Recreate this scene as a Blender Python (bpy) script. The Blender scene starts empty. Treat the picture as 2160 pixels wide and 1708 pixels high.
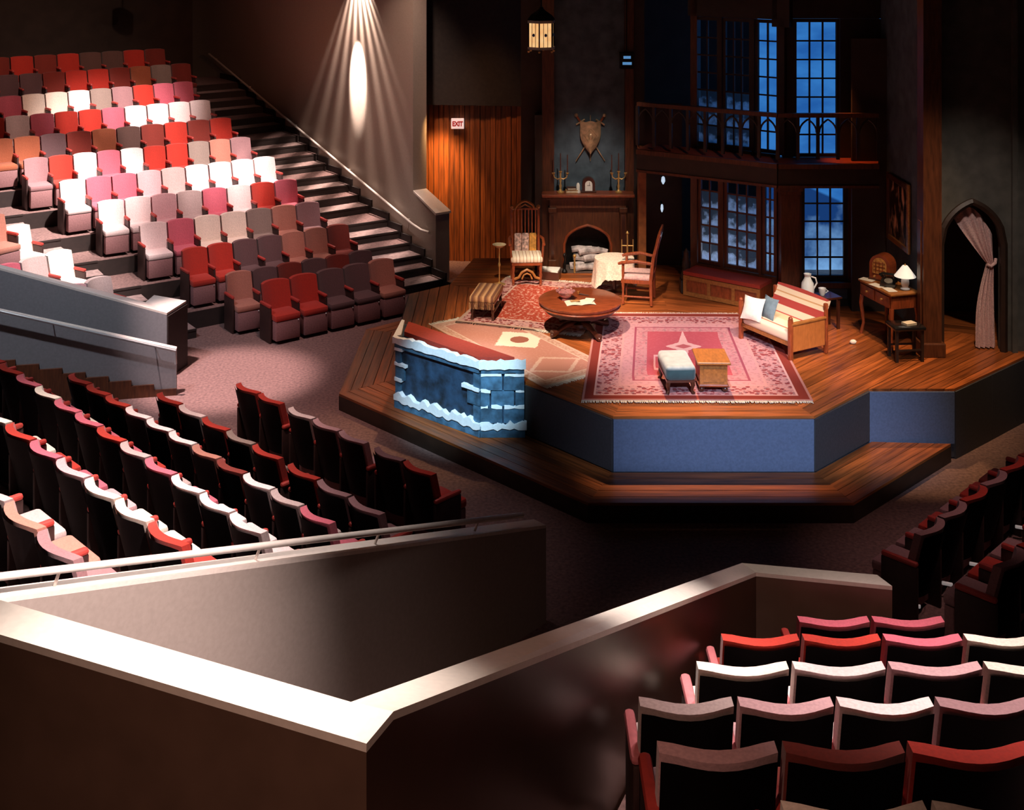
import bpy, bmesh, math, random
from mathutils import Vector, Matrix
random.seed(7)
S = bpy.context.scene
COL = S.collection
PI = math.pi
# ------------------------------------------------------------------ camera
EYE = 6.3
cd = bpy.data.cameras.new('camera'); cam = bpy.data.objects.new('camera', cd); COL.objects.link(cam)
cam.location = (0, 0, EYE); cam.rotation_euler = (PI/2, 0, 0)
cd.sensor_width = 36; cd.lens = 2500/2160*36; cd.shift_y = -981/2160   # rising-front view camera, level
cd.clip_end = 200
S.camera = cam
def at(px, py, z):
    Y = 2500*(EYE-z)/(py+127); return Vector(((px-1080)*Y/2500, Y, z))
# ------------------------------------------------------------------ world, exposure
w = bpy.data.worlds.new('world'); S.world = w; w.use_nodes = True
w.node_tree.nodes['Background'].inputs[0].default_value = (0.9, 0.6, 0.5, 1)
w.node_tree.nodes['Background'].inputs[1].default_value = 0.012
S.view_settings.view_transform = 'Standard'; S.view_settings.look = 'None'
S.view_settings.gamma = 1; S.view_settings.use_curve_mapping = False
S.view_settings.exposure = 0.0
# ------------------------------------------------------------------ lights (house and stage lanterns hung in the dark ceiling, plus added fill)
def spot(name, loc, to, watts, ang, blend=.6, col=(1,.86,.74), size=.12):
    l = bpy.data.lights.new(name, 'SPOT'); l.energy = watts; l.spot_size = math.radians(ang); l.spot_blend = blend
    l.color = col; l.shadow_soft_size = size
    o = bpy.data.objects.new(name, l); COL.objects.link(o); o.location = loc
    o.rotation_euler = (Vector(to)-Vector(loc)).to_track_quat('-Z', 'Y').to_euler()
    return o
def shutter(o, lo, sg=1):      # a barn door across the lower edge of the beam
    o.data.use_nodes = True; nt = o.data.node_tree; em = nt.nodes['Emission']
    tc = nt.nodes.new('ShaderNodeTexCoord'); sx = nt.nodes.new('ShaderNodeSeparateXYZ'); nt.links.new(tc.outputs['Normal'], sx.inputs[0])
    ab = nt.nodes.new('ShaderNodeMath'); ab.operation = 'ABSOLUTE'; nt.links.new(sx.outputs[2], ab.inputs[0])
    ng = nt.nodes.new('ShaderNodeMath'); ng.operation = 'MULTIPLY'; ng.inputs[1].default_value = sg; nt.links.new(sx.outputs[1], ng.inputs[0])
    dv = nt.nodes.new('ShaderNodeMath'); dv.operation = 'DIVIDE'; nt.links.new(ng.outputs[0], dv.inputs[0]); nt.links.new(ab.outputs[0], dv.inputs[1])
    mr = nt.nodes.new('ShaderNodeMapRange'); mr.inputs[1].default_value = lo-.012; mr.inputs[2].default_value = lo+.012; nt.links.new(dv.outputs[0], mr.inputs[0]); nt.links.new(mr.outputs[0], em.inputs['Strength'])
WARM = (1, .80, .62); PINK = (1, .74, .72); PALE = (1, .87, .83)
# far left bank
spot('house_or_fill_spot', (-4.6, 18.6, 9.8), (-8.1, 21.3, 2.0), 17000, 25, 1, PALE)
spot('house_or_fill_spot', (-4.0, 16.6, 9.6), (-7.35, 19.1, 1.0), 12500, 22, 1, PALE)
spot('house_or_fill_spot', (-2.8, 18.6, 9.8), (-5.9, 23.0, 2.1), 11500, 23, 1, PALE)
spot('house_or_fill_spot', (-4.2, 20.4, 10.2), (-8.2, 24.8, 2.7), 10500, 22, 1, PALE)
spot('house_or_fill_spot', (-3.2, 17.6, 9.8), (-5.3, 21.0, 1.3), 3600, 26, 1, PINK)
spot('house_or_fill_spot', (-6.0, 20.6, 10.4), (-9.3, 25.6, 3.0), 1500, 46, 1, (1,.64,.52))
spot('house_or_fill_spot', (-2.6, 16.6, 9.5), (-3.4, 19.4, .5), 1500, 30, 1, (1,.66,.62))
spot('house_or_fill_spot', (-5.9, 14.9, 9.6), (-4.15, 17.0, 0), 10500, 17, .7, PINK)
spot('house_or_fill_spot', (-3.2, 13.6, 9.5), (-3.3, 16.0, 0), 1500, 30, 1, (1,.60,.56))
spot('house_or_fill_spot', (1.3, 5.6, 9.5), (.55, 5.7, 2.1), 380, 10, 1, PINK)
spot('house_or_fill_spot', (3.4, 8.6, 9.8), (2.5, 7.7, 1.8), 2400, 18, 1, PINK)
spot('house_or_fill_spot', (-3.9, 11.6, 9.6), (-3.2, 13.9, .8), 2000, 24, 1, (1,.74,.66))
spot('stair_spot', (-2.6, 19.4, 9.0), (-2.7, 22.3, .7), 2200, 17, 1, (1,.86,.84))
# near left bank, passage walls, near parapets
spot('house_or_fill_spot', (-3.0, 10.6, 9.8), (-4.4, 10.8, 1.2), 5600, 42, 1, PALE)
spot('house_or_fill_spot', (-1.8, 8.0, 9.8), (-2.9, 9.2, 1.4), 3200, 36, 1, PALE)
spot('house_or_fill_spot', (-1.6, 12.2, 9.8), (-2.0, 12.2, .6), 700, 36, 1, PINK)
spot('house_or_fill_spot', (-.4, 5.4, 9.9), (-1.1, 4.3, 3.7), 5600, 21, 1, (1,.88,.80))
spot('house_or_fill_spot', (.5, 7.0, 9.8), (.75, 6.9, 2.5), 5200, 17, 1, (1,.88,.82))
spot('house_or_fill_spot', (2.9, 6.6, 9.8), (2.3, 6.0, 2.4), 3700, 32, 1, PALE)
spot('house_or_fill_spot', (-7.0, 12.8, 9), (-6.1, 16.4, .8), 2300, 44, 1, (.85,.88,1))
spot('house_or_fill_spot', (.4, 3.4, 8.4), (-3.0, 7.5, 1.5), 9500, 30, 1, (1,.80,.76))
spot('house_or_fill_spot', (2.6, 4.6, 9.0), (2.35, 8.9, 1.2), 900, 22, 1, (1,.80,.68))
spot('house_or_fill_spot', (5.6, 9.5, 9.5), (4.8, 11.4, .8), 800, 24, 1, (1,.62,.58))
spot('house_or_fill_spot', (-.9, .6, 8.0), (-.5, 4.0, 2.8), 620, 46, 1, (1,.60,.45))  # added fill from behind the camera for the near wall face
# stage
spot('stage_spot', (1.4, 9.0, 9.6), (2.4, 15.7, .9), 6800, 20, 1, (1,.74,.68))
spot('stage_spot', (-1.2, 10.8, 9.4), (.6, 16.7, .9), 7400, 23, 1, WARM)
spot('stage_spot', (1.0, 12.2, 9.2), (1.2, 18.3, 1.0), 5600, 17, 1, WARM)
spot('stage_spot', (4.6, 10.0, 9.4), (3.7, 16.0, 1.0), 4600, 17, 1, WARM)
spot('stage_spot', (5.4, 12.6, 9.4), (5.1, 15.3, .9), 2400, 24, 1, (1,.66,.38))
shutter(spot('stage_back', (2.3, 18.3, 9.6), (2.3, 13.6, .4), 5000, 18, .9, (1,.58,.26)), -.040, -1)
spot('stage_back', (-.2, 19.3, 9.4), (-1.2, 15.1, .3), 1700, 19, 1, (1,.60,.30))
shutter(spot('stage_back', (5.0, 17.0, 9.4), (4.7, 13.9, .5), 1900, 20, 1, (1,.58,.26)), -.03, -1)
spot('stage_spot', (-.7, 7.2, 8.2), (-.62, 14.9, .75), 8200, 10.5, .7, (.56,.84,1))
shutter(spot('stage_spot', (2.6, 5.2, 6.2), (2.9, 13.8, .5), 4600, 28, 1, (.58,.74,1)), -.045)
spot('stage_spot', (3.4, 11.0, 9.2), (2.6, 18.4, 1.2), 320, 22, 1, (1,.62,.36))
spot('stage_spot', (-.6, 12.8, 9.0), (.2, 18.7, 1.3), 1900, 10, 1, (1,.84,.66))
spot('stage_spot', (1.5, 14.2, 8.4), (1.27, 19.6, 2.35), 1500, 15, 1, (1,.86,.72))
spot('stage_spot', (4.6, 10.6, 8.6), (6.2, 15.7, 2.0), 900, 22, 1, (1,.84,.74))
spot('wall_downlight', (-1.42, 22.35, 3.15), (-1.40, 23.1, 1.85), 420, 56, 1, (1,.55,.20))
spot('wall_downlight', (-.5, 20.6, 7.5), (-.7, 23.0, 1.6), 420, 34, 1, (1,.50,.22))
spot('balcony_lamp', (4.75, 17.35, 4.4), (5.0, 17.42, 3.0), 45, 40, .6, (1,.30,.08))
spot('house_or_fill_spot', (-8.5, 22.5, 9.5), (-12.0, 28.6, 4.2), 420, 60, 1, (1,.62,.45))
# wall washer above the stair wall: louvred lantern throwing fans of light
spot('wall_washer', (-3.77, 23.57, 5.4), (-3.15, 24.03, 3.70), 4800, 21, .5, (1,.86,.78), .03)
ww = spot('wall_washer', (-3.20, 23.80, 5.85), (-3.17, 24.0, 3.6), 3000, 80, 1, (1,.80,.70), .02)
ww.data.use_nodes = True; nt = ww.data.node_tree; em = nt.nodes['Emission']
tc = nt.nodes.new('ShaderNodeTexCoord'); sp_ = nt.nodes.new('ShaderNodeSeparateXYZ'); nt.links.new(tc.outputs['Normal'], sp_.inputs[0])
dv = nt.nodes.new('ShaderNodeMath'); dv.operation = 'DIVIDE'; nt.links.new(sp_.outputs[0], dv.inputs[0]); nt.links.new(sp_.outputs[2], dv.inputs[1])
wv = nt.nodes.new('ShaderNodeMath'); wv.operation = 'SINE'; ml = nt.nodes.new('ShaderNodeMath'); ml.operation = 'MULTIPLY'; ml.inputs[1].default_value = 46; nt.links.new(dv.outputs[0], ml.inputs[0]); nt.links.new(ml.outputs[0], wv.inputs[0])
rr = nt.nodes.new('ShaderNodeMapRange'); rr.inputs[1].default_value = -.7; rr.inputs[2].default_value = 1; rr.inputs[3].default_value = .12; rr.inputs[4].default_value = 1; nt.links.new(wv.outputs[0], rr.inputs[0]); nt.links.new(rr.outputs[0], em.inputs['Strength'])
spot('house_or_fill_spot', (-2.0, 20.5, 7.5), (-2.5, 23.2, 2.2), 800, 50, 1, (1,.72,.58))
spot('house_or_fill_spot', (-2.6, 21.0, 5.0), (-5.0, 26.4, 4.2), 260, 34, 1, (1,.36,.18))
# ------------------------------------------------------------------ mesh helpers
class MB:
    def __init__(s): s.bm = bmesh.new()
    def _n(s, vs, M): 
        for v in vs: v.co = M @ v.co
    def box(s, c, d, rz=0, bev=0, M=None, seg=2):
        r = bmesh.ops.create_cube(s.bm, size=1); vs = r['verts']
        for v in vs: v.co = Vector((v.co.x*d[0], v.co.y*d[1], v.co.z*d[2]))
        if bev:
            es = list({e for v in vs for e in v.link_edges})
            rr = bmesh.ops.bevel(s.bm, geom=es, offset=bev, segments=seg, affect='EDGES', profile=.5)
            vs = list({v for f in rr['faces'] for v in f.verts} | {v for v in vs if v.is_valid})
        T = Matrix.Translation(c) @ Matrix.Rotation(rz, 4, 'Z') @ (M or Matrix())
        s._n(vs, T); return s
    def tube(s, pts, r, n=8, cap=True):
        pts = [Vector(p) for p in pts]; rs = r if isinstance(r, (list, tuple)) else [r]*len(pts)
        rings = []; up = None
        for i, p in enumerate(pts):
            a = pts[max(i-1, 0)]; b = pts[min(i+1, len(pts)-1)]; t = (b-a).normalized()
            if up is None: up = Vector((0,0,1)) if abs(t.z) < .9 else Vector((1,0,0))
            u = t.cross(up)
            if u.length < 1e-4: u = t.orthogonal()
            u.normalize(); v = u.cross(t).normalized(); up = v
            rings.append([s.bm.verts.new(p+(u*math.cos(2*PI*k/n)+v*math.sin(2*PI*k/n))*rs[i]) for k in range(n)])
        for A, B in zip(rings, rings[1:]):
            for k in range(n): s.bm.faces.new((A[k], A[(k+1)%n], B[(k+1)%n], B[k]))
        if cap: s.bm.faces.new(rings[0][::-1]); s.bm.faces.new(rings[-1])
        return s
    def lathe(s, prof, n=20, c=(0,0,0), M=None, sx=1, sy=1):
        rings = []; T = Matrix.Translation(c) @ (M or Matrix())
        for r, z in prof:
            rings.append([s.bm.verts.new(T @ Vector((max(r,.0008)*math.cos(2*PI*k/n)*sx, max(r,.0008)*math.sin(2*PI*k/n)*sy, z))) for k in range(n)])
        for A, B in zip(rings, rings[1:]):
            for k in range(n): s.bm.faces.new((A[k], A[(k+1)%n], B[(k+1)%n], B[k]))
        s.bm.faces.new(rings[0][::-1]); s.bm.faces.new(rings[-1]); return s
    def prism(s, poly, z0, z1, M=None):
        n = len(poly); zt = z1 if isinstance(z1, (list, tuple)) else [z1]*n; zb = z0 if isinstance(z0, (list, tuple)) else [z0]*n
        T = M or Matrix()
        a = sum(poly[i][0]*poly[(i+1)%n][1]-poly[(i+1)%n][0]*poly[i][1] for i in range(n))
        lo = [s.bm.verts.new(T @ Vector((p[0], p[1], zb[i]))) for i, p in enumerate(poly)]
        hi = [s.bm.verts.new(T @ Vector((p[0], p[1], zt[i]))) for i, p in enumerate(poly)]
        if a < 0: lo.reverse(); hi.reverse()
        for i in range(n): s.bm.faces.new((lo[i], lo[(i+1)%n], hi[(i+1)%n], hi[i]))
        s.bm.faces.new(hi); s.bm.faces.new(lo[::-1]); return s
    def grid(s, f, nu, nv, thick=0):
        G = [[s.bm.verts.new(f(i/nu, j/nv)) for j in range(nv+1)] for i in range(nu+1)]
        for i in range(nu):
            for j in range(nv): s.bm.faces.new((G[i][j], G[i+1][j], G[i+1][j+1], G[i][j+1]))
        if thick:
            s.bm.normal_update()
            bmesh.ops.solidify(s.bm, geom=list(s.bm.faces), thickness=thick)
        return s
    def ball(s, c, r, sc=(1,1,1), n=12):
        q = bmesh.ops.create_uvsphere(s.bm, u_segments=n, v_segments=max(6, n//2+2), radius=r)
        s._n(q['verts'], Matrix.Translation(c) @ Matrix.Diagonal((*sc, 1))); return s
    def mesh(s, name, smooth=False):
        bmesh.ops.recalc_face_normals(s.bm, faces=s.bm.faces)
        m = bpy.data.meshes.new(name); s.bm.to_mesh(m); s.bm.free()
        if smooth:
            for p in m.polygons: p.use_smooth = True
            m.set_sharp_from_angle(angle=math.radians(38))
        return m
    def obj(s, name, mat, parent=None, smooth=False, label=None):
        return link(name, s.mesh(name, smooth), mat, parent, label)
def link(name, me, mat, parent=None, label=None):
    o = bpy.data.objects.new(name, me); COL.objects.link(o)
    if not me.materials: me.materials.append(mat)
    if parent: o.parent = parent
    if label: o['label'] = label
    return o
def thing(name, label, cat, loc=(0,0,0), rz=0, group=None):
    o = bpy.data.objects.new(name, None); COL.objects.link(o); o.empty_display_size = .1
    o.location = loc; o.rotation_euler = (0,0,rz); o['label'] = label; o['category'] = cat
    if group: o['group'] = group
    return o
def tag(o, label, cat, group=None):
    o['label'] = label; o['category'] = cat
    if group: o['group'] = group
    return o
def struct(o): o['kind'] = 'structure'; return o
def sroot(name):
    o = bpy.data.objects.new(name, None); COL.objects.link(o); o.empty_display_size = .1; o['kind'] = 'structure'; return o
# ------------------------------------------------------------------ materials
def newmat(name):
    m = bpy.data.materials.new(name); m.use_nodes = True; nt = m.node_tree
    return m, nt, nt.nodes['Principled BSDF']
def ND(nt, t, **k):
    n = nt.nodes.new(t)
    for a, b in k.items(): setattr(n, a, b)
    return n
def math_(nt, op, a, b=None, c=None):
    n = ND(nt, 'ShaderNodeMath', operation=op)
    for i, x in enumerate((a, b, c)):
        if x is None: continue
        if isinstance(x, (int, float)): n.inputs[i].default_value = x
        else: nt.links.new(x, n.inputs[i])
    return n.outputs[0]
def mixc(nt, f, a, b):
    n = ND(nt, 'ShaderNodeMix', data_type='RGBA')
    for i, x in ((0, f), (6, a), (7, b)):
        if isinstance(x, (int, float)): n.inputs[i].default_value = x
        elif isinstance(x, tuple): n.inputs[i].default_value = (*x[:3], 1)
        else: nt.links.new(x, n.inputs[i])
    return n.outputs[2]
def M(name, c, rough=.6, metal=0, var=.18, scale=14, bump=0, stretch=(1,1,1), rnd=0, spec=.5, emit=0, detail=4, sheen=0, coat=0):
    m, nt, p = newmat(name)
    tc = ND(nt, 'ShaderNodeTexCoord'); mp = ND(nt, 'ShaderNodeMapping'); mp.inputs['Scale'].default_value = stretch
    nt.links.new(tc.outputs['Object'], mp.inputs[0]); nz = ND(nt, 'ShaderNodeTexNoise')
    nz.inputs['Scale'].default_value = scale; nz.inputs['Detail'].default_value = detail
    vec = mp.outputs[0]
    if rnd:
        oi = ND(nt, 'ShaderNodeObjectInfo'); va = ND(nt, 'ShaderNodeVectorMath', operation='ADD')
        sc = ND(nt, 'ShaderNodeVectorMath', operation='SCALE'); sc.inputs[0].default_value = (31, 17, 23)
        nt.links.new(oi.outputs['Random'], sc.inputs['Scale']); nt.links.new(vec, va.inputs[0]); nt.links.new(sc.outputs[0], va.inputs[1]); vec = va.outputs[0]
    nt.links.new(vec, nz.inputs['Vector'])
    f = nz.outputs[0]
    rp = ND(nt, 'ShaderNodeMapRange'); rp.inputs[1].default_value = .3; rp.inputs[2].default_value = .7
    nt.links.new(f, rp.inputs[0]); fac = rp.outputs[0]
    lo = tuple(max(0, x*(1-var)) for x in c[:3]); hi = tuple(min(1, x*(1+var)) for x in c[:3])
    col = mixc(nt, fac, lo, hi)
    if rnd:
        k = math_(nt, 'MULTIPLY_ADD', oi.outputs['Random'], 2*rnd, 1-rnd)
        h = ND(nt, 'ShaderNodeHueSaturation'); nt.links.new(col, h.inputs['Color']); nt.links.new(k, h.inputs['Value']); col = h.outputs[0]
    nt.links.new(col, p.inputs['Base Color'])
    p.inputs['Roughness'].default_value = rough; p.inputs['Metallic'].default_value = metal
    p.inputs['Specular IOR Level'].default_value = spec
    if sheen: p.inputs['Sheen Weight'].default_value = sheen
    if coat: p.inputs['Coat Weight'].default_value = coat; p.inputs['Coat Roughness'].default_value = .12
    if bump:
        b = ND(nt, 'ShaderNodeBump'); b.inputs['Strength'].default_value = bump; b.inputs['Distance'].default_value = .01
        nt.links.new(nz.outputs[0], b.inputs['Height']); nt.links.new(b.outputs[0], p.inputs['Normal'])
    if emit:
        nt.links.new(col, p.inputs['Emission Color']); p.inputs['Emission Strength'].default_value = emit
    return m
carpet = M('carpet', (.18,.100,.090), .95, 0, .35, 26, .6, detail=10)
carpet_tread = M('stair_carpet', (.30,.20,.185), .95, 0, .3, 14, .4, detail=8)
paint_grey = M('grey_wall_paint', (.30,.25,.22), .42, 0, .06, 30, .05)
paint_slate = M('slate_wall_paint', (.20,.195,.205), .6, 0, .07, 30, .05)
paint_cap = M('wall_cap_paint', (.66,.58,.52), .4, 0, .05, 30)
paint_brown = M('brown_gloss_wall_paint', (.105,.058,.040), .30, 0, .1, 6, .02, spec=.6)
dark_wall = M('dark_wall_paint', (.045,.028,.022), .8, 0, .2, 3)
dark_trim = M('dark_stringer', (.022,.012,.010), .7)
plaster_blue = M('blue_grey_plaster', (.070,.098,.125), .85, 0, .35, 5, .2, detail=8)
plaster_olive = M('olive_grey_plaster', (.085,.078,.066), .9, 0, .25, 5, .2, detail=8)
fascia_blue = M('slate_blue_fascia', (.095,.125,.215), .7, 0, .12, 40, .05)
fascia_dark = M('charcoal_fascia', (.045,.04,.045), .7, 0, .15, 40)
board = M('stage_board', (.31,.080,.018), .38, 0, .5, 5, .15, stretch=(1,1,1), rnd=.35, detail=8)
apron_board = M('apron_board', (.28,.074,.016), .38, 0, .5, 5, .15, rnd=.3, detail=8)
plank_wood = M('wall_plank', (.33,.085,.018), .5, 0, .55, 4, .2, stretch=(9,9,.5), rnd=.3, detail=8)
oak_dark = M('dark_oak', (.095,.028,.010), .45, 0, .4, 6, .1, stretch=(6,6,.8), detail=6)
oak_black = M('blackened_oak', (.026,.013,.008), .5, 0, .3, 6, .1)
mahog = M('mahogany', (.26,.055,.018), .3, 0, .35, 6, .05, stretch=(2,8,2), detail=6, coat=.3)
mahog_dark = M('dark_mahogany', (.06,.016,.008), .3, 0, .3, 6, coat=.3)
golden_oak = M('golden_oak', (.34,.125,.03), .4, 0, .25, 6, .05, stretch=(6,2,6), coat=.2)
brass = M('brass', (.75,.46,.16), .35, .6, .1, 20)
iron = M('black_iron', (.02,.018,.018), .45, .8, .2, 20)
rail_paint = M('rail_enamel', (.66,.58,.52), .35, 0, .05, 20)
rail_steel = M('rail_steel', (.55,.55,.55), .35, .7, .05, 20)
black_shell = M('black_seat_shell', (.005,.004,.005), .6, 0, .2, 20, spec=.15)
seat_side = M('dark_seat_standard', (.035,.014,.012), .55, 0, .2, 20)
seat_box = M('mauve_seat_front', (.27,.125,.125), .75, 0, .15, 40, .1)
arm_red = M('red_armrest', (.42,.045,.035), .5, 0, .12, 30, .05)
arm_rose = M('rose_armrest', (.50,.14,.15), .55, 0, .12, 30, .05)
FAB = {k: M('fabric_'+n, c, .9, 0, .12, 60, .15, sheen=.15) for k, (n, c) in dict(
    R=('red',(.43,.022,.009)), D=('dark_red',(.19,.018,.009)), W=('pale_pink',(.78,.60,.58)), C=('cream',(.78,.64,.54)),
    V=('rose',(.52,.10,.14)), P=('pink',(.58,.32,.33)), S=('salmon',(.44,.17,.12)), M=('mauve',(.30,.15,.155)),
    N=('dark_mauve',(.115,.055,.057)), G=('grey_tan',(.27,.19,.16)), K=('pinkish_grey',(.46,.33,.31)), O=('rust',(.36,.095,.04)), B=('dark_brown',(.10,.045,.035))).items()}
FNAME = dict(R='bright red', D='dark red', W='pale pink', C='cream', V='rose', P='pink', S='salmon', M='mauve', N='dark mauve', G='grey tan', K='pinkish grey', O='rust', B='dark brown')
#@@STRUCTURE
# ------------------------------------------------------------------ structure: floor and banks
RISE = .285
def lev(k): return max(0, k-1)*RISE      # the first two rows stand on the main floor
struct(MB().prism([(-16,2.5),(9,2.5),(9,24.4),(-16,24.4)], -.1, 0).obj('floor', carpet))
def V2(x, y): return Vector((x, y))
# far left bank: (left x,y) (right x,y) of each row's back line
def row_line(a, b, k, R=RISE, top=.87):
    A = at(a[0], a[1], top+lev(k)); B = at(b[0], b[1], top+lev(k)); return V2(A.x, A.y), V2(B.x, B.y)
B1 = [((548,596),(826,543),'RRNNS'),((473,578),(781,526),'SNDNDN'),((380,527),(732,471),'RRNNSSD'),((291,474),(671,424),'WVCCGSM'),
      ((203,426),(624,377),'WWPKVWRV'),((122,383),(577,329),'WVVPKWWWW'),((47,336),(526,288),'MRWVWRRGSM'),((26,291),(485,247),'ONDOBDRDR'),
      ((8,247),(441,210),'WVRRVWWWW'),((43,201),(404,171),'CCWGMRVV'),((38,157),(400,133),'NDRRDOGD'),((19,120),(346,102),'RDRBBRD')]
EXTRA1 = {7:'O', 8:'R', 9:'V', 10:'N', 11:'D'}
rows1 = []
for k, (a, b, c) in enumerate(B1):
    A, B = row_line(a, b, k); d = (B-A)/len(c)
    if k in EXTRA1: A = A-d; c = EXTRA1[k]+c
    rows1.append((A, B, c))
WO = V2(-1.4, 21.75); WD = V2(-.6, .8)          # stair wall: foot and uphill direction
def hit(p, d, q, e):                             # intersection of p+s*d and q+t*e
    den = d.x*e.y-d.y*e.x; r = q-p; s = (r.x*e.y-r.y*e.x)/den; return p+d*s
fronts = []
for A, B, c in rows1:
    d = (B-A).normalized(); n = V2(d.y, -d.x)    # n faces the stage
    L = A-d*1.25+n*.60; Rr = hit(B+n*.60, d, WO, WD)
    fronts.append((L, Rr, d, n, A, B))
dl = fronts[-1]; fronts.append((dl[0]-dl[3]*1.6, hit(dl[1]-dl[3]*1.6, dl[2], WO, WD), dl[2], dl[3], dl[4], dl[5]))
skirt = MB()
for k in range(12):
    L, Rr, d, n, A, B = fronts[k]; L2, R2, d2 = fronts[k+1][:3]
    z = lev(k)
    fl = None
    if k > 1:
        fl = struct(MB().prism([L-d*2, Rr, R2, L2-d2*2], -.05 if k < 4 else z-.8, z).obj('floor', carpet))
        MB().prism([L-d*2, Rr, Rr+n*.006, L-d*2+n*.006], z-RISE, z-.004).obj('riser', dark_trim, fl)
        for (p, q) in ((B+n*.60+d*.18, Rr), (L, A+n*.60-d*.12)):
            st = MB().prism([p, q, q+n*.42, p+n*.42], z-RISE-.02, z-RISE/2)
            st.obj('step', carpet_tread, fl)
            MB().prism([p+n*.42, q+n*.42, q+n*.426, p+n*.426], z-RISE, z-RISE/2-.004).obj('riser', dark_trim, fl)
            MB().box((*((p+q)/2+n*.42), z-RISE/2-.012), ((q-p).length, .03, .03), math.atan2(d.y, d.x)).obj('step_nosing', dark_trim, fl)
            MB().box((*((p+q)/2), z-.012), ((q-p).length, .03, .03), math.atan2(d.y, d.x)).obj('step_nosing', dark_trim, fl)
    off = V2(-.8, -.6)*.03
    for j, zz in ((0, z), (1, z-RISE/2)):
        if k < 2 and j: continue
        a0 = Rr+n*0 if j == 0 else Rr-WD*.47; a1 = R2-WD*.47 if j == 0 else Rr
        skirt.prism([a0-WD*.05, a1, a1+off, a0-WD*.05+off], zz-.3, zz+.13)
struct(skirt.obj('baseboard_left', dark_trim))
# bank seen at the left edge (its aisle-end seats)
B0dir = V2(.53,.85); B0n = V2(.85,-.53)
B0 = [((229,579), .285, 'PK'), ((146,523), .57, 'VKC'), ((58,470), .855, 'CCC'), ((5,448), 1.14, 'S')]
rows0 = []
for (px, z, c) in [(b[0], b[1], b[2]) for b in B0]:
    p = at(px[0], px[1], z+.87); B = V2(p.x, p.y); rows0.append((B-B0dir*.46*len(c), B, c, z))
for i, (A, B, c, z) in enumerate(rows0):
    a = B+B0dir*.5+B0n*.58; b = B-B0dir*3+B0n*.58
    b.y = max(b.y, 15.9)
    struct(MB().prism([a, b, b-B0n*1.5, a-B0n*1.5], -.05, z).obj('floor', carpet))
# bank 2, in front of the near passage, rows face the stage at 45 degrees
B2 = [((496,806),(912,1000),'RR_WPP_MR'),((330,826),(802,1084),'RWRGR_RMM'),((145,786),(696,1103),'RRRWWWSDWKV'),((0,763),(551,1123),'RVCVVRKVWWW'),
      ((12,890),(385,1150),'RVPCCR'),((9,1055),(155,1180),'SM')]
EXTRA2 = {3:'R', 4:'C', 5:'K'}
D2 = V2(.7071,-.7071); N2 = V2(.7071,.7071)
rows2 = []
for k, (a, b, c) in enumerate(B2):
    A, B = row_line(a, b, k)
    L = (B-A).length; n = sum(.28 if ch == '_' else 1 for ch in c); d = (B-A)/n
    if k in EXTRA2: A = A-d; c = EXTRA2[k]+c
    rows2.append((A, B, c, d))
for k in range(2, 8):
    mid = (rows2[min(k,5)][0]+rows2[min(k,5)][1])/2
    f = mid.dot(N2)+.62-(0 if k < 6 else (k-5)*.82); 
    b = f-.82-.3
    lo, hi = -12.9+.0*k, -8.35
    P = lambda s, t: D2*s+N2*t
    lo = [-14.45, -14.2, -13.75, -13.3, -13, -13, -13, -13][k]
    fl = struct(MB().prism([P(lo,f), P(-8.02,f), P(-8.02,b), P(lo,b)], -.05, lev(k)).obj('floor', carpet))
    MB().prism([P(lo,f+.001),P(-8.02,f+.001),P(-8.02,f+.007),P(lo,f+.007)], lev(k)-RISE, lev(k)-.002).obj('riser', dark_trim, fl)
    MB().prism([P(lo,f+.36), P(rows2[min(k,5)][0].dot(D2)-.15,f+.36), P(rows2[min(k,5)][0].dot(D2)-.15,f), P(lo,f)], lev(k)-RISE-.02, lev(k)-RISE/2).obj('step', carpet_tread, fl)
# bank 3 (bottom right), facing away
R3 = [(3.85,3.49,1655,2,325,'CC'),(4.66,3.14,1390,3,268,'PDR'),(5.5,2.78,1352,4,211,'KPWM'),(6.3,2.46,1475,4,204,'CWPC'),(7.1,2.14,1528,4,172,'RRVC'),(7.9,1.79,1690,2,158,'VV')]
for i, (Y, zt, *_r) in enumerate(R3):
    z = zt-.89; y1 = Y+.82; y0 = Y-.3 if i else 2.9
    xl = -.40+(y0-3.995)*2.23/4.905 if y0 > 4 else -.38
    xh = -.40+(y1-3.995)*2.23/4.905
    fl = struct(MB().prism([(xl+.02,y0),(xh+.02,y1),(5.2 if i<5 else 3.6,y1),(5.2 if i<5 else 3.6,y0)], 0, z).obj('floor', carpet))
    if i < 5:
        zn = R3[i+1][1]-.89
        MB().prism([(xh+.03,y1),((_r[0]-1080)*Y/2500-.1,y1),((_r[0]-1080)*Y/2500-.1,y1+.26),(xh+.16,y1+.26)], zn-.02, (z+zn)/2).obj('step', carpet_tread, fl)
# bank 4 (right edge)
D4 = V2(.7071,.7071); N4 = V2(-.7071,.7071)
p = at(1992,1090,.87); q4 = V2(p.x, p.y)-D4*.47
rows4 = [(q4, 'MMRMRD', 0), (None, 'MRM', .285)]
p = at(2112,1196,1.155); rows4[1] = (V2(p.x, p.y), 'MRM', .285)
f4 = rows4[1][0]+N4*.62
struct(MB().prism([f4-D4*1.1, f4+D4*5, f4+D4*5-N4*1.6, f4-D4*1.1-N4*1.6], -.05, .285).obj('floor', carpet))
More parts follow.
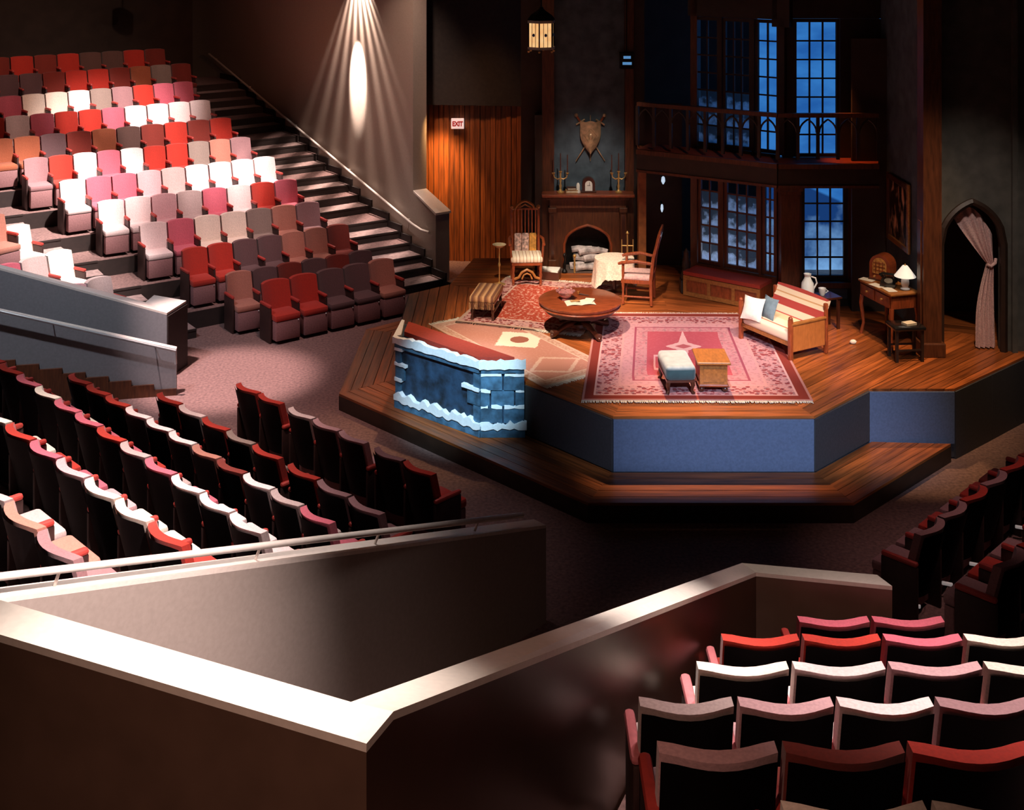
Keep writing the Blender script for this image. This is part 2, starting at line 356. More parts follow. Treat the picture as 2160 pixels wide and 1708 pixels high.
# ---- vomitory walls and parapets
def wall(name, pts, tops, th, mat, z0=-.05, capmat=None, capth=.0):
    """sloped-top wall: pts outer edge polyline, thickness vector th"""
    pl = [V2(*p) for p in pts]; poly = pl+[p+V2(*th) for p in reversed(pl)]
    o = struct(MB().prism(poly, z0, list(tops)+list(reversed(tops))).obj(name, mat))
    if capmat:
        MB().prism(poly, [t-.001 for t in list(tops)+list(reversed(tops))], [t+capth for t in list(tops)+list(reversed(tops))]).obj('wall_cap', capmat, o)
    return o
# near passage: back parapet + right arm as one mitred box, end return
def parapet(name, outer, inner, ztop, z0, mat, cap):
    poly = outer+inner[::-1]; zt = ztop+ztop[::-1]
    r = sroot(name)
    n = len(outer)
    for i in range(n-1):
        MB().prism([outer[i], outer[i+1], inner[i+1], inner[i]], z0, [ztop[i]-.03, ztop[i+1]-.03, ztop[i+1]-.03, ztop[i]-.03]).obj('wall_panel', mat, r)
        MB().prism([outer[i], outer[i+1], inner[i+1], inner[i]], [ztop[i]-.029, ztop[i+1]-.029, ztop[i+1]-.029, ztop[i]-.029], [ztop[i], ztop[i+1], ztop[i+1], ztop[i]]).obj('wall_cap', cap, r)
    return r
zc, ze = 3.70, 1.58
def xy(px, py, z): v = at(px, py, z); return (v.x, v.y)
def ext(a, b, t): return (a[0]+(a[0]-b[0])*t, a[1]+(a[1]-b[1])*t)
oc, ol, ic, il = xy(773,1568,zc), xy(0,1338,zc), xy(740,1480,zc), xy(0,1265,zc)
om = xy(830,1500,zc); oe, ie = xy(1595,1207,ze), xy(1565,1187,ze)
ore, ire = xy(1882,1236,ze), xy(1850,1212,ze)
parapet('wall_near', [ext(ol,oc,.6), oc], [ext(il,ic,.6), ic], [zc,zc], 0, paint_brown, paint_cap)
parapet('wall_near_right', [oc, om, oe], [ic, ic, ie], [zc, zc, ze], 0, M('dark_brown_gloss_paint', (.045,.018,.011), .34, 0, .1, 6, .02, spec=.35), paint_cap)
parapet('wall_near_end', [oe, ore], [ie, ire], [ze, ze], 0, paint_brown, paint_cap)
# far wall of the near passage with its handrail
C0, C1 = xy(1152,1107,.9), xy(0,1262,2.3); C1e = ext(C1, C0, .35); zC1 = 2.3+.35*1.4
nrm = (-.11, .11)
parapet('wall_passage', [C1e, C1, C0], [(C1e[0]+nrm[0],C1e[1]+nrm[1]), (C1[0]+nrm[0],C1[1]+nrm[1]), (C0[0]+nrm[0],C0[1]+nrm[1])], [zC1,2.3,.9], 0, paint_grey, paint_cap)
# far passage walls A and B
a0, a1, a2, a3 = xy(352,660,.95), xy(393,634,.95), xy(325,622,.95), xy(300,643,.95)
aL = (-7.3,16.9); aLL = (-9.2,16.85)
r = sroot('wall_far_passage')
MB().prism([a0,a1,a2,a3], 0, .92).obj('wall_panel', paint_slate, r); MB().prism([a0,a1,a2,a3], .921, .95).obj('wall_cap', paint_cap, r)
th = .13
poly = [a0, aL, aLL, (aLL[0],aLL[1]+th), (aL[0],aL[1]+th), (a3[0]+.06,a3[1]+.1)]
zt = [.95,1.62,2.15,2.15,1.62,.95]
MB().prism(poly, 0, [z-.03 for z in zt]).obj('wall_panel', paint_slate, r); MB().prism(poly, [z-.029 for z in zt], zt).obj('wall_cap', paint_cap, r)
MB().prism([(a0[0]+.002,a0[1]-.0),(a1[0]+.012,a1[1]),(a1[0]+.02,a1[1]),(a0[0]+.02,a0[1])], 0, .9).obj('end_panel', dark_trim, r)
b0 = xy(372,832,0); b0 = (b0[0], b0[1]); bL = (-7.0,15.95); bLL = (-9.3,15.4)
ztB = [.63,1.33,2.0]
parapet('wall_far_passage_near', [bLL,bL,b0], [(p[0]-.02,p[1]+.1) for p in (bLL,bL,b0)], ztB[::-1], 0, paint_slate, paint_cap)
# zigzag dark base along wall B
zz = MB(); 
for i in range(9):
    t0, t1 = i/8, (i+1)/8; p0 = Vector(b0).lerp(Vector(bL), t0); p1 = Vector(b0).lerp(Vector(bL), t1); h = i*.078+.09
    zz.prism([p0, p1, p1+V2(.01,-.03), p0+V2(.01,-.03)], 0, h)
struct(zz.obj('baseboard_passage', oak_dark))
# ---- handrails
def rail(name, label, pts, r, mat, posts, pm):
    t = thing(name, label, 'handrail', (0,0,0))
    MB().tube(pts, r, 10).obj('rail', mat, t, True)
    for a, b in posts: MB().tube([a, b], r*.45, 8).obj('bracket', pm, t, True)
    return t
def lin(a, b, t): return Vector(a).lerp(Vector(b), t)
c0 = Vector((*C0,.9)); c1 = Vector((*C1,2.3)); up = Vector((nrm[0]/2, nrm[1]/2, .17))
r0 = at(1102,1086,1.09); r1 = at(0,1216,2.44); rx = r1+(r1-r0)*.3
def foot(p):
    s = V2(p.x-C0[0], p.y-C0[1]).dot(V2(C1[0]-C0[0], C1[1]-C0[1]).normalized()); L = (V2(*C1)-V2(*C0)).length
    q = V2(*C0).lerp(V2(*C1), s/L)+V2(*nrm)*.5; return Vector((q.x, q.y, .9+1.4*s/L-.01))
rail('handrail', 'cream round handrail on short posts above the sloping grey passage wall', [r0, r1, rx], .024, rail_paint,
     [(lin(r0,r1,t), foot(lin(r0,r1,t))) for t in (.12,.36,.60,.92)], rail_paint)
ra, rb = Vector((b0[0]+.02,b0[1]-.10,.64)), Vector((bL[0]+.03,bL[1]-.10,1.36)); rc = ra+(rb-ra)*1.5
rail('handrail', 'thin metal handrail bracketed to the slate wall beside the left bank', [ra+Vector((0,0,-.18)), ra, rc], .018, rail_steel,
     [(lin(ra,rb,t)+Vector((0,0,-.0)), lin(ra,rb,t)+Vector((-.02,.12,-.05))) for t in (.12,.68)], rail_steel)
def wp(t, z, off=0): p = WO+WD*t-V2(.8,.6)*off; return Vector((p.x, p.y, z))
hp = [wp(.08,.93,.09), wp(.35,.92,.09), wp(.66,.97,.09), wp(10.3,3.42,.09)]
rail('handrail', 'long pale handrail climbing the stair wall of the far left bank', hp, .024, rail_paint,
     [(wp(t,.97+(t-.66)*.254,.09), wp(t,.97+(t-.66)*.254-.03,0)) for t in (.9,3.2,5.6,8.0,10.0)], rail_paint)
# ---- theatre walls
wl = sroot('wall_left')
N3 = V2(.8,.6)
p0, p1, p2 = WO, WO+WD*.78, WO+WD*11.6
wp_ = M('taupe_wall_paint', (.31,.24,.195), .45, 0, .06, 30, .05)
MB().prism([p1,p2,p2+N3*.3,p1+N3*.3], 0, 11).obj('wall_panel', wp_, wl)
MB().prism([p0,p1,p1+N3*.3,p0+N3*.3], 0, [1.25,1.53,1.53,1.25]).obj('wall_panel', wp_, wl)
MB().prism([p0-WD*.03-N3*.02,p1,p1+N3*.3,p0+N3*.32-WD*.03], [1.251,1.531,1.531,1.251], [1.29,1.57,1.57,1.29]).obj('wall_cap', paint_cap, wl)
bl = V2(-.82,-.57)
struct(MB().prism([p2, p2+bl*12, p2+bl*12+V2(-.1,.2), p2+V2(-.1,.2)], 1.5, 11).obj('wall_left_rear', dark_wall))
struct(MB().prism([(-2.4,24.0),(9,24.0),(9,24.2),(-2.4,24.2)], -.05, 11).obj('wall_back', dark_wall))
struct(MB().prism([(-14,0),(9,0),(9,33),(-14,33)], 11, 11.2).obj('ceiling', dark_wall))
# curved planked wall
pw = sroot('wall_planked')
NP = 24
for i in range(NP):
    def cp(u): x = -2.15+2.45*u; return V2(x, 23.35-.30*u*u+.0*u)
    a, b = cp(i/NP), cp((i+1)/NP); d = (b-a).normalized(); g = d*.006; n = V2(d.y,-d.x)
    dep = .03+.012*(i*7%3)
    MB().prism([a+g, b-g, b-g+n*dep, a+g+n*dep], 0, 3.06-.0*i).obj('plank', plank_wood, pw)
MB().prism([(-2.2,23.4),(.35,23.1),(.35,23.6),(-2.2,23.6)], 0, 3.05).obj('backing', dark_wall, pw)
MB().prism([(-2.2,23.2),(.4,22.9),(.4,23.8),(-2.2,23.8)], 3.08, 11).obj('soffit', M('brown_soffit', (.035,.024,.02), .8), pw)
MB().prism([(-2.32,23.25),(-2.15,23.25),(-2.15,23.6),(-2.32,23.6)], 0, 3.6).obj('edge_post', dark_wall, pw)
#@@STAGE
# ------------------------------------------------------------------ stage
ZS, ZA = .85, .22
def clip(poly, n, c):   # keep n.p <= c
    out = []
    for i in range(len(poly)):
        a, b = poly[i], poly[(i+1)%len(poly)]; da, db = a.dot(n)-c, b.dot(n)-c
        if da <= 0: out.append(a)
        if da*db < 0: out.append(a+(b-a)*(da/(da-db)))
    return out
def boards(poly, dr, wid, z0, z1, mat, parent, name='floor_board', gap=.004, seglen=99):
    poly = [V2(*p) for p in poly]; d = V2(*dr).normalized(); n = V2(-d.y, d.x)
    lo = min(p.dot(n) for p in poly); hi = max(p.dot(n) for p in poly); cnt = max(1, round((hi-lo)/wid)); wd = (hi-lo)/cnt
    for i in range(cnt):
        q = clip(clip(poly, n, lo+(i+1)*wd-gap), -n, -(lo+i*wd+gap))
        if len(q) < 3: continue
        ang = math.atan2(d.y, d.x); c = sum(q, V2(0,0))/len(q)
        R = Matrix.Rotation(-ang, 2); ql = [R @ (p-c) for p in q]
        o = MB().prism(ql, 0, z1-z0+random.uniform(-.0012,.0012)).obj(name, mat, parent); o.location = (c.x, c.y, z0); o.rotation_euler = (0,0,ang)
def woodfloor(m):   # stretch grain along local X
    for nd in m.node_tree.nodes:
        if nd.type == 'MAPPING': nd.inputs['Scale'].default_value = (.35, 5, 5)
woodfloor(board); woodfloor(apron_board)
st = thing('stage_platform', 'raised octagonal wooden thrust stage with slate blue front panels', 'stage')
SP = [(-1.58,16.43),(1.155,13.56),(3.455,13.56),(4.33,14.39),(5.37,14.39),(6.04,14.95),(6.75,15.55),(7.4,15.7),(7.4,20.3),(-.65,20.3),(-.74,19.5),(-.98,18.75),(-1.58,18.25)]
def inset_slab(poly, z0, z1, mat, name, parent): return MB().prism(poly, z0, z1).obj(name, mat, parent)
inset_slab(SP, .02, ZS-.03, fascia_dark, 'platform_core', st)
CC = (2.3,16.9)
for poly, dr in (([CC,(-1.58,16.43),(1.155,13.56)],(2.735,-2.87)), ([CC,(1.155,13.56),(3.455,13.56)],(1,0)), ([CC,(3.455,13.56),(4.33,14.41),(6.4,16.4)],(1,1)),
                 ([(4.33,14.39),(5.37,14.39),(6.75,15.55),(6.4,16.4)],(1,.9)), ([CC,(6.4,16.4),(6.75,15.55),(7.4,15.7),(7.4,20.3),(2.3,20.3)],(1,-.35)),
                 ([CC,(2.3,20.3),(-.65,20.3),(-.98,18.75)],(1,0)), ([CC,(-.98,18.75),(-1.58,18.25),(-1.58,16.43)],(0,1))):
    boards(poly, dr, .15, ZS-.03, ZS, board, st)
def fascia(a, b, z0, z1, mat, lab):
    a, b = V2(*a), V2(*b); d = (b-a).normalized(); n = V2(d.y,-d.x)
    MB().prism([a+d*.004, b-d*.004, b-d*.004+n*.02, a+d*.004+n*.02], z0, z1).obj('fascia_panel', mat, st, False, lab)
fascia(SP[1], SP[2], ZA+.005, ZS-.032, fascia_blue, 'slate blue front panel'); fascia(SP[3], SP[4], ZA-.03, ZS-.032, fascia_blue, 'slate blue panel on the right bay')
for i in (0,2,4,5): fascia(SP[i], SP[i+1], ZA+.005 if i < 3 else 0, ZS-.032, fascia_dark, 'charcoal side panel')
fascia((-1.58,18.25),(-1.58,16.43), ZA+.005, ZS-.032, fascia_dark, 'charcoal side panel')
# lower apron step
ap = thing('stage_apron', 'low dark stained wooden step running around the stage foot', 'step')
AO = [(-1.75,18.95),(-2.28,18.5),(-2.32,15.88),(.82,12.8),(3.69,12.8),(5.3,14.3)]
AI = [(-1.62,18.4),(-1.62,18.3),(-1.62,16.4),(1.145,13.53),(3.465,13.53),(4.35,14.36)]
inset_slab([*AO,*AI[::-1]], 0, ZA-.03, oak_black, 'platform_core', ap) if False else None
for i in range(5):
    poly = [AO[i], AO[i+1], AI[i+1], AI[i]]
    MB().prism(poly, 0, ZA-.03).obj('platform_core', oak_black, ap)
    d = V2(*AO[i+1])-V2(*AO[i]); boards(poly, (d.x, d.y), .15, ZA-.03, ZA, apron_board, ap)
# stone garden wall with snow and red bench cushion
blue_stone = M('blue_painted_stone', (.045,.115,.20), .8, 0, .55, 9, .6, detail=8, rnd=.2)
blue_rough = M('dark_blue_rough_stone', (.012,.035,.075), .8, 0, .9, 7, .8, detail=10)
snow = M('snow', (.86,.90,.95), .8, 0, .05, 30, .3)
cush_red = M('red_bench_cushion', (.38,.035,.018), .8, 0, .1, 30, .1)
gw = thing('garden_wall', 'blue painted stone wall capped with snow and a red bench cushion', 'wall')
g0, g1, g2, g3 = V2(-1.5,15.45), V2(-.38,14.52), V2(.15,14.52), V2(-1.5,16.15)
MB().prism([g0,g1,g2,g3], ZA+.002, 1.08).obj('wall_core', blue_rough, gw)
def gface(a, b, s0, s1, z0, z1, dep, mat, name, jag=0):
    d = (b-a).normalized(); n = V2(d.y,-d.x); p, q = a+d*s0, a+d*s1
    if not jag:
        return MB().prism([p, q, q+n*dep, p+n*dep], z0, z1).obj(name, mat, gw)
    m = MB(); k = max(2, int((s1-s0)/.05)); rr = [random.random() for _ in range(k+1)]
    for i in range(k):
        u, v = p.lerp(q, i/k), p.lerp(q, (i+1)/k); h0, h1 = z1+jag*(rr[i]-.4), z1+jag*(rr[i+1]-.4); b0_, b1_ = z0-jag*.5*rr[k-i], z0-jag*.5*rr[k-i-1]
        m.prism([u, v, v+n*dep, u+n*dep], [b0_,b1_,b1_,b0_], [h0,h1,h1,h0])
    return m.obj(name, mat, gw)
L1, L2 = (g1-g0).length, (g2-g1).length
gface(g0,g1,-.0,L1+.03,ZA+.003,.36,.05,blue_stone,'plinth'); gface(g1,g2,-.03,L2+.01,ZA+.003,.36,.05,blue_stone,'plinth')
gface(g0,g1,0,L1,1.0,1.075,.045,blue_stone,'moulding'); gface(g1,g2,0,L2,1.0,1.075,.045,blue_stone,'moulding')
for i, zc_ in enumerate((.40,.60,.80)):          # quoin blocks on the end face and both sides of the rough panel
    z0, z1 = zc_-.005, zc_+.185
    sp = ((0,.255,.265,L2),(0,.09,.10,.36,.37,L2))[i%2]
    if i % 2 == 0:
        gface(g1,g2,0,L2*.49,z0,z1,.035,blue_stone,'stone'); gface(g1,g2,L2*.53,L2,z0,z1,.035,blue_stone,'stone')
    else:
        gface(g1,g2,0,L2*.20,z0,z1,.035,blue_stone,'stone'); gface(g1,g2,L2*.24,L2*.76,z0,z1,.022,blue_stone,'stone'); gface(g1,g2,L2*.80,L2,z0,z1,.035,blue_stone,'stone')
    gface(g0,g1,L1-(.10 if i%2==0 else .2),L1,z0,z1,.03,blue_stone,'stone'); gface(g0,g1,0,.16 if i%2 else .09,z0,z1,.03,blue_stone,'stone')
for a, b, L in ((g0,g1,L1),(g1,g2,L2)):
    gface(a,b,-.02,L+.02,1.068,1.150,.065,snow,'snow',.035); gface(a,b,-.0,L+.03,.34,.40,.065,snow,'snow',.08)
for s0, s1, z in ((0,.14,.985),(0,.2,.79),(.0,.12,.59),(L1-.28,L1,.79)): gface(g0,g1,s0,s1,z-.01,z+.02,.05,snow,'snow',.025)
for s0, s1, z in ((0,L2*.47,.985),(L2*.55,L2,.985),(0,L2*.22,.785),(L2*.8,L2,.785),(0,L2*.16,.59),(L2*.24,L2*.49,.59),(L2*.54,L2,.59)): gface(g1,g2,s0,s1,z-.008,z+.012,.045,snow,'snow',.03)
MB().prism([g3+V2(0,-.02),g0+V2(-.05,0),g0+V2(.05,.05),g3+V2(.04,-.05)], 1.081, 1.135).obj('snow', snow, gw)
MB().prism([V2(-1.42,15.62),V2(-.44,14.66),V2(.03,14.66),V2(-1.40,16.03)], 1.082, 1.14).obj('cushion', cush_red, gw)
#@@SEATS
# ------------------------------------------------------------------ theatre seats
def cushion_mesh():
    # upholstered back: curved, tilted, wraps over the top
    W_, H0, H1 = .445, .40, .87
    m = MB(); nu, nv = 8, 3
    def pt(u, v, side):
        x = (u-.5)*W_; z = H0+(H1-H0)*v; e = 1-abs(2*u-1)**6*.10
        y = .035-.115*v+.085*(2*u-1)**2
        z2 = H0+(z-H0)*(1-.035*(abs(2*u-1)**5))
        return Vector((x, y+(.042 if side else -.036)*e, z2))
    F = [[m.bm.verts.new(pt(i/nu,j/nv,1)) for j in range(nv+1)] for i in range(nu+1)]
    B = [[m.bm.verts.new(pt(i/nu,j/nv,0)) for j in range(nv+1)] for i in range(nu+1)]
    f = m.bm.faces.new
    for i in range(nu):
        for j in range(nv): f((F[i][j],F[i][j+1],F[i+1][j+1],F[i+1][j])); f((B[i][j],B[i+1][j],B[i+1][j+1],B[i][j+1]))
        f((F[i][nv],B[i][nv],B[i+1][nv],F[i+1][nv])); f((F[i][0],F[i+1][0],B[i+1][0],B[i][0]))
    for j in range(nv): f((F[0][j],B[0][j],B[0][j+1],F[0][j+1])); f((F[nu][j],F[nu][j+1],B[nu][j+1],B[nu][j]))
    return m.mesh('back_cushion', True)
def shell_mesh():
    m = MB()
    def fn(u, v):
        x = (u-.5)*.437; z = .22+(.852-.22)*v; t = (z-.40)/.47
        return Vector((x, .035-.115*t+.085*(2*u-1)**2-.038, z-.02*(abs(2*u-1)**5)))
    m.grid(fn, 8, 2); bmesh.ops.solidify(m.bm, geom=list(m.bm.faces), thickness=.02)
    me = m.mesh('back_shell', True)
    lo = sum(v.co.y for v in me.vertices)/len(me.vertices)
    if lo > fn(.5,.5).y+.005:
        for v in me.vertices: v.co.y -= .02
    return me
ME_BACK = cushion_mesh(); ME_SHELL = shell_mesh()
ME_SEAT = MB().box((0,.28,.405), (.425,.41,.10), 0, .03).mesh('seat_cushion', True)
ME_BOX = MB().box((0,.29,.205), (.405,.37,.30), 0, .015).mesh('seat_front', True)
ME_ARM = MB().box((0,.18,.575), (.055,.36,.05), 0, .022).mesh('armrest', True)
ME_SIDE = MB().box((0,.18,.275), (.035,.36,.55), 0, .01).mesh('side_standard', True)
ME_BOLT = MB().ball((0,.475,.335), .014).mesh('seat_bolt', True)
for me, mt in ((ME_BACK,FAB['R']),(ME_SHELL,black_shell),(ME_SEAT,FAB['R']),(ME_BOX,seat_box),(ME_ARM,arm_red),(ME_SIDE,seat_side),(ME_BOLT,rail_steel)): me.materials.append(mt)
def part(name, me, parent, mat=None, x=0):
    o = bpy.data.objects.new(name, me); COL.objects.link(o); o.parent = parent; o.location.x = x
    if mat: o.material_slots[0].link = 'OBJECT'; o.material_slots[0].material = mat
    return o
def seat(pos, z, face, pitch, col, label, group, left_end, right_end, arm=None, bolt=False):
    ang = math.atan2(face.y, face.x)-PI/2
    t = thing('theatre_seat', label, 'seat', (pos.x, pos.y, z), ang, group)
    t.scale = (pitch/.475, 1, 1)
    part('back_cushion', ME_BACK, t, FAB[col]); part('back_shell', ME_SHELL, t); part('seat_cushion', ME_SEAT, t, FAB[col]); part('seat_front', ME_BOX, t)
    xs = [-.2375]+([.2375] if right_end else [])
    for x in xs: part('armrest', ME_ARM, t, arm, x); part('side_standard', ME_SIDE, t, None, x)
    if bolt: part('seat_bolt', ME_BOLT, t, None, -.17); 
    return t
ORD = ['zero','first','second','third','fourth','fifth','sixth','seventh','eighth','ninth','tenth','eleventh','twelfth','thirteenth','fourteenth']
def rowname(k): return 'front row' if k == 0 else ORD[k+1]+' row'
# local +X of a seat is on its right when looking along +Y (the facing direction)
def place_row(A, B, cols, z, face, k, where, endname, group, arm=None, bolt=False, from_b=True):
    n = sum(.28 if ch == '_' else 1 for ch in cols); d = (B-A)/n; s = 0; tot = sum(ch != '_' for ch in cols); i = 0
    right = V2(face.y, -face.x); rev = d.dot(right) < 0
    runs = list(cols)
    for j, ch in enumerate(runs):
        if ch == '_': s += .28; continue
        i += 1; p = A+d*(s+.5)+face*.03; s += 1
        first = j == 0 or runs[j-1] == '_'; last = j == len(runs)-1 or runs[j+1] == '_'
        le, re = (last, first) if rev else (first, last)
        idx = tot-i+1 if from_b else i
        lab = f'{FNAME[ch]} seat, {ORD[idx]} from the {endname}, {rowname(k)} of {where}'
        seat(p, z, face, d.length, ch, lab, group, le, re, arm, bolt)
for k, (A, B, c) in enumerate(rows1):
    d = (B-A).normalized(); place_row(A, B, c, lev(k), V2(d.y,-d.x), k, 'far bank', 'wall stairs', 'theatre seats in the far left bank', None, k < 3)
for k, (A, B, c, z) in enumerate(rows0):
    place_row(A, B, c, z, B0n, k, 'left edge block', 'left aisle', 'theatre seats at the left edge')
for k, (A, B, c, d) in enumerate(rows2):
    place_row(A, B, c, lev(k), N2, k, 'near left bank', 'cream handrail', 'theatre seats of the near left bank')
for i, (Y, zt, px, n, pp, c) in enumerate(R3):
    A = V2((px-8-1080)*Y/2500, Y); B = A+V2(n*pp*Y/2500, 0)
    place_row(A, B, c, zt-.89, V2(0,1), 5-i, 'near right bank', 'brown wall', 'theatre seats of the near right bank', arm_rose if i in (2,3,4) else None, False, False)
for k, (A, c, z) in enumerate(rows4):
    place_row(A, A+D4*.47*len(c), c, z, N4, k, 'right edge bank', 'near aisle', 'theatre seats at the right edge', None, False, False)

# ------------------------------------------------------------------ the stage set
pane_mat, nt, p = newmat('night_glass')
p.inputs['Base Color'].default_value = (.8,.9,1,1); p.inputs['Roughness'].default_value = .08
p.inputs['Transmission Weight'].default_value = 1; p.inputs['IOR'].default_value = 1.02
frost, nt, p = newmat('frosted_glass')
tcn = ND(nt, 'ShaderNodeTexCoord'); sep = ND(nt, 'ShaderNodeSeparateXYZ'); nt.links.new(tcn.outputs['Generated'], sep.inputs[0])
nz = ND(nt, 'ShaderNodeTexNoise'); nz.inputs['Scale'].default_value = 7; nz.inputs['Detail'].default_value = 6; oi = ND(nt, 'ShaderNodeObjectInfo'); va = ND(nt, 'ShaderNodeVectorMath', operation='ADD'); vs_ = ND(nt, 'ShaderNodeVectorMath', operation='SCALE'); vs_.inputs[0].default_value = (13,7,19); nt.links.new(oi.outputs['Random'], vs_.inputs['Scale'])
nt.links.new(tcn.outputs['Object'], va.inputs[0]); nt.links.new(vs_.outputs[0], va.inputs[1]); nt.links.new(va.outputs[0], nz.inputs[0])
hgt = math_(nt, 'MULTIPLY_ADD', nz.outputs[0], -2.6, 1.62); dd = math_(nt, 'SUBTRACT', hgt, sep.outputs[2])
mr = ND(nt, 'ShaderNodeMapRange'); mr.inputs[1].default_value = -.25; mr.inputs[2].default_value = .45; mr.inputs[3].default_value = .06; mr.inputs[4].default_value = .95; nt.links.new(dd, mr.inputs[0])
tr = ND(nt, 'ShaderNodeBsdfTransparent'); tl = ND(nt, 'ShaderNodeBsdfTranslucent'); tl.inputs[0].default_value = (.85,.9,1,1)
mx = ND(nt, 'ShaderNodeMixShader'); nt.links.new(mr.outputs[0], mx.inputs[0]); nt.links.new(tr.outputs[0], mx.inputs[1]); nt.links.new(tl.outputs[0], mx.inputs[2])
nt.links.new(mx.outputs[0], nt.nodes['Material Output'].inputs[0])
def window_unit(name, a, b, z0, z1, nc, nr, mat, glass, bar=.022, fr=.05, th=.05, low=99):
    """a, b: plan ends of the unit seen from the stage, left to right"""
    r = sroot(name); a, b = V2(*a), V2(*b); L = (b-a).length; d = (b-a)/L; ang = math.atan2(d.y, d.x)
    r.location = (a.x, a.y, z0); r.rotation_euler = (0,0,ang); H = z1-z0
    f = MB(); f.box((fr/2,0,H/2),(fr,th,H)); f.box((L-fr/2,0,H/2),(fr,th,H)); f.box((L/2,0,fr/2),(L-2*fr,th,fr)); f.box((L/2,0,H-fr/2),(L-2*fr,th,fr))
    f.obj('frame', mat, r)
    cw, ch = (L-2*fr)/nc, (H-2*fr)/nr
    for i in range(1, nc): MB().box((fr+cw*i,0,H/2),(bar,th*.7,H-2*fr)).obj('glazing_bar', mat, r)
    for j in range(1, nr): MB().box((L/2,0,fr+ch*j),(L-2*fr,th*.6,bar)).obj('glazing_bar', mat, r)
    me = MB().box((0,0,0),(cw-.004,.004,ch-.004)).mesh('pane')
    me.materials.append(glass); me2 = me.copy(); me2.materials[0] = pane_mat
    for i in range(nc):
        for j in range(nr):
            o = bpy.data.objects.new('pane', me if j < low else me2); COL.objects.link(o); o.parent = r; o.location = (fr+cw*(i+.5),.012,fr+ch*(j+.5))
    return r
# bay window: angled wall on the left, flat wall on the right
BA, BB = V2(2.80,18.62), V2(3.98,17.72); bd = (BB-BA).normalized(); bn = V2(bd.y,-bd.x); BL = (BB-BA).length
def bp(t): q = BA+bd*t; return (q.x, q.y)
def px_on_bay(px):
    k = (px-1080)/2500; return (k*BA.y-BA.x)/(bd.x-k*bd.y)
n = 0
ts = [px_on_bay(x) for x in (1474,1522,1529,1603,1609,1640)]
for (i0, i1, nc) in ((0,1,2),(2,3,3),(4,5,2)):
    window_unit('window_%d'%(1+i0//2), bp(ts[i0]), bp(ts[i1]), 1.27, 2.72, nc, 5, oak_dark, frost, low=4)
ts2 = [px_on_bay(x) for x in (1466,1520,1526,1588,1594,1646)]
for (i0, i1, nc) in ((0,1,2),(2,3,3),(4,5,2)):
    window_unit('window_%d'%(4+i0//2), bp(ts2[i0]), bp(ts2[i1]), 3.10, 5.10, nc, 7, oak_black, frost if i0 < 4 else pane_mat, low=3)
window_unit('window_7', (4.32,17.72), (5.00,17.72), 1.24, 2.68, 3, 5, oak_black, pane_mat)
window_unit('window_8', (4.20,17.72), (4.89,17.72), 3.06, 5.12, 3, 7, oak_black, pane_mat)
bw = sroot('wall_bay')
def bayslab(t0, t1, z0, z1, mat=oak_dark, dep=.09, off=-.02, nm='wall_panel'):
    a, b = V2(*bp(t0))-bn*off, V2(*bp(t1))-bn*off; a = a+bn*0; 
    return MB().prism([a+bn*.03, b+bn*.03, b-bn*dep, a-bn*dep], z0, z1).obj(nm, mat, bw)
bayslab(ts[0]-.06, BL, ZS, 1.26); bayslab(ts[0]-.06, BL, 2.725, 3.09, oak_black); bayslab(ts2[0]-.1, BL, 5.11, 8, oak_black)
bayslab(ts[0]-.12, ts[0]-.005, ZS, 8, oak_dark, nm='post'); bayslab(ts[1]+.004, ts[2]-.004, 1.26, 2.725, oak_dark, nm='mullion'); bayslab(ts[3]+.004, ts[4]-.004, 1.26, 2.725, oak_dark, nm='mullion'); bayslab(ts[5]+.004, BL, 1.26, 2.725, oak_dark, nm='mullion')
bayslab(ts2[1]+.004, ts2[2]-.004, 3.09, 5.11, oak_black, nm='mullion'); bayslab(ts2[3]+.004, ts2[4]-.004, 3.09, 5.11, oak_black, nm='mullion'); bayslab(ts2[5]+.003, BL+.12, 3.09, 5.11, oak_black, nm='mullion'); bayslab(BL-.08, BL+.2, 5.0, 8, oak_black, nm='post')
def flat(x0, x1, z0, z1, mat=oak_black, y0=17.68, y1=17.80, nm='wall_panel'): return MB().box(((x0+x1)/2,(y0+y1)/2,(z0+z1)/2),(x1-x0,y1-y0,z1-z0)).obj(nm, mat, bw)
flat(3.98,4.31,ZS,3.05); flat(5.005,5.5,ZS,3.05); flat(4.315,5.0,1.10,1.235); flat(4.315,5.0,2.685,3.05); flat(4.315,5.0,ZS,1.095,plaster_blue); flat(4.25,5.08,ZS,.95,oak_black,17.64,17.678,'skirting')
flat(4.05,4.195,3.055,5.12); flat(4.895,5.5,3.055,5.12); flat(3.9,5.5,5.125,8)
for x0, x1 in ((4.24,4.31),(5.01,5.08)): flat(x0,x1,1.14,2.75,oak_dark,17.62,17.678,'casing')
flat(4.22,5.1,1.14,1.22,oak_dark,17.55,17.678,'sill')
# sky drop and added frost fill outside the windows
sk, nt, p = newmat('blue_night_sky_drop')
tc = ND(nt, 'ShaderNodeTexCoord'); nz = ND(nt, 'ShaderNodeTexNoise'); nz.inputs['Scale'].default_value = 1.3; nz.inputs['Detail'].default_value = 8
mp = ND(nt, 'ShaderNodeMapping'); mp.inputs['Rotation'].default_value = (0,.5,0); mp.inputs['Scale'].default_value = (1,1,2.2)
nt.links.new(tc.outputs['Object'], mp.inputs[0]); nt.links.new(mp.outputs[0], nz.inputs[0])
sp_ = ND(nt, 'ShaderNodeSeparateXYZ'); nt.links.new(tc.outputs['Object'], sp_.inputs[0])
r1_ = ND(nt, 'ShaderNodeMapRange'); r1_.inputs[1].default_value = .35; r1_.inputs[2].default_value = .62; nt.links.new(nz.outputs[0], r1_.inputs[0])
sky = mixc(nt, r1_.outputs[0], (.020,.115,.37), (.040,.20,.52))
